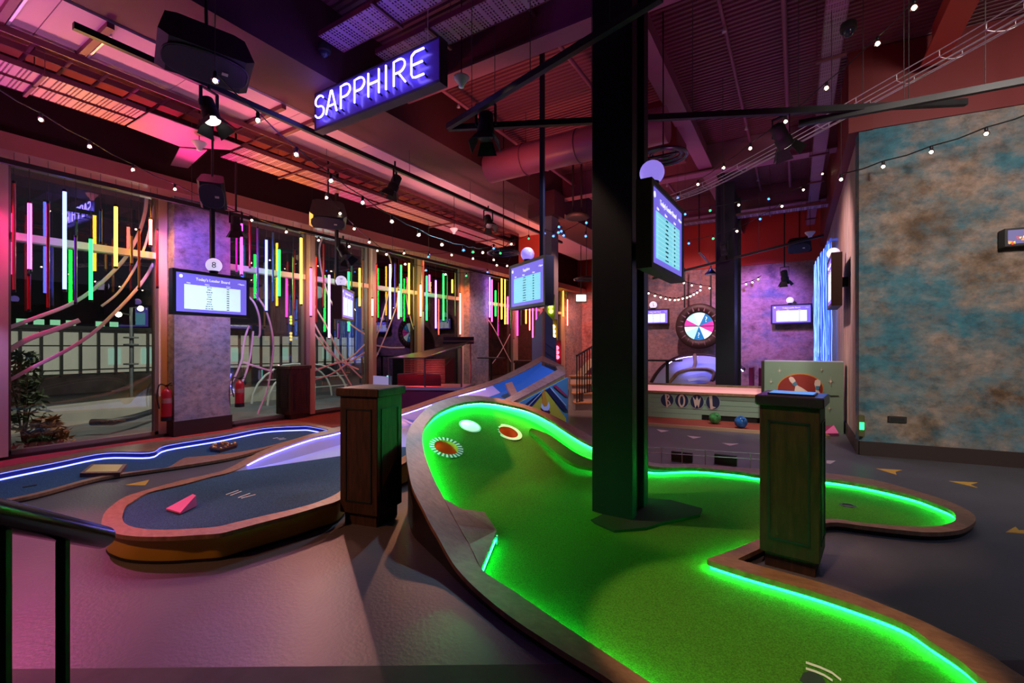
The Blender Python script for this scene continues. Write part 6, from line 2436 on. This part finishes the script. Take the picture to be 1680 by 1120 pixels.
# slatted back and red basket
mb = MB()
for k in range(14):
    z = zb0 + .03 + k * (zl - zb0 - .05) / 14
    mb.bar(GX(.02, .86, z), GX(sm_ * 1.25, .86, z), .015, .02)
mb.build('slat_back', mat('slat_brown', (.10, .055, .04), .5), gb)
rb0, rb1 = GL * .10, GL * .70
zr0, zr1 = zb0 + .01, at(685, 612, d=9.1).z
mb = MB()
n = 46
for k in range(n):
    s = rb0 + (rb1 - rb0) * k / (n - 1)
    mb.bar(GX(s, .10, zr0), GX(s, .10, zr1 - .02), .014, .010, gn)
mb.strip([GX(rb0 + (rb1 - rb0) * k / 8, .115, zr0) for k in range(9)], [GX(rb0 + (rb1 - rb0) * k / 8, .115, zr1 - .02) for k in range(9)])
mb.build('red_basket', mat('red_mesh', (.75, .03, .05), .4), gb)
P = [GX(rb0, .10, zr1 - .02), GX((rb0 + rb1) * .5, .10, zr1 + .01), GX(rb1, .10, zr1 - .03)]
MB().tube(P, .015, 6).build('basket_rim', mat('plinth_ledge', (0, 0, 0)), gb)
lamp('basket_light', 'POINT', tuple(GX(GL * .4, .4, zb0 + .25)), (1, .10, .14), 22, size=.05)
MB().bar(GX(-.02, -.02, zb0), GX(-.02, -.02, zb0 + .22), .02, .02).build('mint_edge', glow('mint_edge_glow', (.25, .9, .8), 1.2), gb)
MB().prism([GX(-.28, -.10, zb0 - .02), GX(.02, -.10, zb0 - .02), GX(.02, -.10, zb0 + .2), GX(-.28, -.10, zb0 + .22)], .03, gn).build('acrylic_guard', mat('lit_acrylic', (.6, .55, .75), .3, 0, (.5, .45, .8), .35), gb)

# ================================================================== stairs right of the ramp
st0 = at(944, 674, z=0)
sr = thing('stair', 'short flight of pale steps with black balusters left of the dark column', 'stairs', (st0.x, st0.y, 0))
sdx, sdy = RT, FW
for k in range(4):
    o = st0 + FW * (k * .30) + RT * (0.0)
    P = [o, o + RT * 1.6, o + RT * 1.6 + FW * .32, o + FW * .32]
    h = .19 * (k + 1)
    MB().prism([Vector((p.x, p.y, 0)) for p in P], h - .03).build('riser', mat('pale_riser', (.42, .34, .33), .6), sr)
    P = [o - RT * .03 - FW * .03, o + RT * 1.6 - FW * .03, o + RT * 1.6 + FW * .32, o - RT * .03 + FW * .32]
    MB().prism([Vector((p.x, p.y, h - .03)) for p in P], .03).build('tread', RIMWOOD, sr)
top_ = []
for k in range(10):
    o = st0 + RT * (.04 + k * .075) + FW * (.05 + k * .09)
    zb_ = .19 * (1 + int((.05 + k * .09) / .30))
    zt_ = 1.28 + k * .035
    MB().cyl(Vector((o.x, o.y, zb_ - .01)), Vector((o.x, o.y, zt_)), .014, 7).build('baluster', BLACK, sr)
    top_.append(Vector((o.x, o.y, zt_)))
MB().tube(top_, .025, 8).build('handrail', BLACK, sr)
# long red bench ramp behind the stairs
a, b = at(930, 640, d=14.0), at(975, 590, d=15.5)
tt_ = thing('red_wall_ramp', 'wooden edged red ramp running up behind the stairs', 'ramp', (a.x, a.y, 0))
P = [Vector((a.x, a.y, 0)), Vector((a.x, a.y, a.z)), b, Vector((b.x, b.y, 0))]
MB().prism(P, .3, FW).build('ramp_side', mat('crimson_paint', (0, 0, 0)), tt_)
MB().bar(P[1], P[2], .34, .08).build('ramp_edge', RIMWOOD, tt_)

# marquee bulbs on the slate column
t = thing('marquee_lights', 'vertical marquee of lit bulbs in yellow amber and red on the slate column', 'marquee lights', tuple(at(907, 540, d=9.7)))
for (u0, v0, cname, col) in ((903.5, 503, 'lime', (.75, .95, .10)), (908, 543.5, 'amber', (1, .72, .20)), (914, 578, 'red', (1, .10, .18))):
    pl = MB()
    c = at(u0, v0, d=9.72)
    pl.box(c, (.17, .05, .52), Matrix.Rotation(YAW, 3, 'Z'), .01)
    pl.bar(c, c + FW * .9, .05, .05)
    g = pl.build('lamp_plate', mat('plate_%s' % cname, tuple(.35 * q for q in col), .4), t)
    for k in (-1, 0, 1):
        q = at(u0 + k * .4, v0 + k * 7.6, d=9.66)
        MB().ball(q, .045, 12).build('lamp', glow('marquee_%s' % cname, col, 5), g)

# ================================================================== fire extinguishers
def extinguisher(label, c, h=.55):
    t = thing('fire_extinguisher', label, 'fire extinguisher', tuple(c))
    redm = mat('extinguisher_red', (.30, .012, .02), .3)
    c = Vector(c)
    MB().lathe([(.06, 0), (.072, .01), (.075, .04), (.075, h * .78), (.06, h * .88), (.025, h * .93), (.02, h)], c, 18).build('cylinder', redm, t)
    MB().lathe([(.077, -.01), (.077, .06)], c, 18).build('foot_band', BLACK, t)
    mb = MB()
    mb.bar(c + Vector((0, 0, h)), c + Vector((.09, .03, h + .05)), .02, .012)
    mb.bar(c + Vector((0, 0, h)), c + Vector((.10, .03, h + .01)), .02, .012)
    mb.cyl(c + Vector((0, 0, h - .03)), c + Vector((0, 0, h + .02)), .022, 10)
    mb.build('valve_handle', BLACK, t)
    MB().tube(crom([c + Vector(q) for q in ((0, 0, h), (-.05, -.08, h + .02), (-.03, -.12, h * .7), (.0, -.10, h * .35))], 5, False), .011, 7).build('hose', BLACK, t)
    MB().lathe([(.0765, h * .50), (.0765, h * .64)], c, 18).build('label_band', mat('dull_label', (.30, .14, .12), .6), t)


e = at(267, 692, x=-8.60)
extinguisher('red fire extinguisher standing against the left side of the sponged pillar', (-8.78, 3.392, max(.06, e.z)), .56)
e = at(381, 668, x=-8.55)
extinguisher('red fire extinguisher half hidden at the right side of the sponged pillar', (-8.60, 4.46, max(.10, e.z)), .5)

# ================================================================== hand rail in front
h0, h1 = cp(-.79, .42, 1.415), cp(-1.012, 1.136, 1.024)
hr = thing('stair_handrail', 'black tubular handrail on flat posts at the lower left corner', 'handrail', (h1.x, h1.y, 0))
mb = MB()
dd = (h1 - h0).normalized()
mb.tube([h0, h1 - dd * .012, h1 - dd * .003, h1], [.026, .026, .024, .018], 20)
mb.build('rail_tube', mat('gloss_black', (.008, .008, .010), .18), hr)
for u, wq in ((5, .022), (103, .022)):
    lo, hi = 0.0, 1.0
    for _ in range(40):
        m_ = (lo + hi) / 2
        p = h0.lerp(h1, m_)
        cu_ = CU + FPX * p.dot(RT) / p.dot(FW)
        if cu_ < u:
            lo = m_
        else:
            hi = m_
    p = h0.lerp(h1, lo)
    MB().bar(Vector((p.x, p.y, 0)), Vector((p.x, p.y, p.z - .02)), wq, .010, FW).build('rail_post', mat('post_brown_black', (.018, .010, .010), .5), hr)

# ================================================================== floor arrows
def arrow(label, pts, m):
    P = [at(u, v, z=.0) for u, v in pts]
    o = MB().prism(P, .003).build('floor_arrow', m)
    tag(o, label, 'floor marking', 'floor arrows')


org = mat('arrow_orange', (.62, .34, .05), .6)
pal = mat('arrow_pale', (.50, .38, .36), .6)
arrow('orange floor arrow between the two blue courts', [(204, 796), (245, 787), (238, 796.5)], org)
arrow('yellow floor arrow beyond the green court, left one of the pair', [(1437, 768.5), (1480, 771), (1469, 774), (1471, 779)], org)
arrow('yellow floor arrow beyond the green court, right one of the pair', [(1557, 789), (1605, 791.5), (1592, 795), (1604, 800)], org)
arrow('yellow floor arrow cut by the right edge of the picture', [(1650, 873), (1690, 876), (1720, 874), (1700, 868), (1672, 870), (1666, 864)], org)
arrow('pale floor arrow nearest the BOWL boards, left of three', [(1077, 704), (1098, 706.5), (1085, 709)], pal)
arrow('pale floor arrow in the middle of three before the red strip', [(1127, 714.5), (1150, 717), (1137, 719.5)], pal)
arrow('pale floor arrow right of three before the red strip', [(1184, 726.5), (1212, 728), (1197, 731)], pal)
arrow('pale floor arrow just right of the tablet pedestal', [(1356, 755), (1371, 756), (1362, 761), (1356, 760)], pal)
# wall outlet on the sponged wall
p = on_wall(1472, 688, .012)
t = thing('wall_outlet', 'dark floor level outlet plate on the sponged right hand wall', 'outlet', tuple(p))
MB().box(p, (.20, .02, .085), Matrix((ang, wn, Vector((0, 0, 1)))).transposed(), .004).build('face_plate', mat('outlet_brown', (.02, .013, .01), .5), t)
MB().box(p + wn * .011, (.15, .004, .05), Matrix((ang, wn, Vector((0, 0, 1)))).transposed()).build('socket_inset', BLACKM, t)
p = on_wall(1413, 698, .05)
t = thing('green_indicator', 'small green lit fitting at the foot of the wall corner', 'light', tuple(p))
MB().box(p + Vector((0, 0, .0)), (.07, .06, .30), None, .008).build('fitting_case', mat('fitting_olive', (.10, .09, .03), .5), t)
MB().box(p + wn * .032 + Vector((0, 0, .0)), (.05, .012, .10), Matrix((ang, wn, Vector((0, 0, 1)))).transposed()).build('indicator_glass', glow('green_indicator_glow', (.02, 1, .15), 4), t)
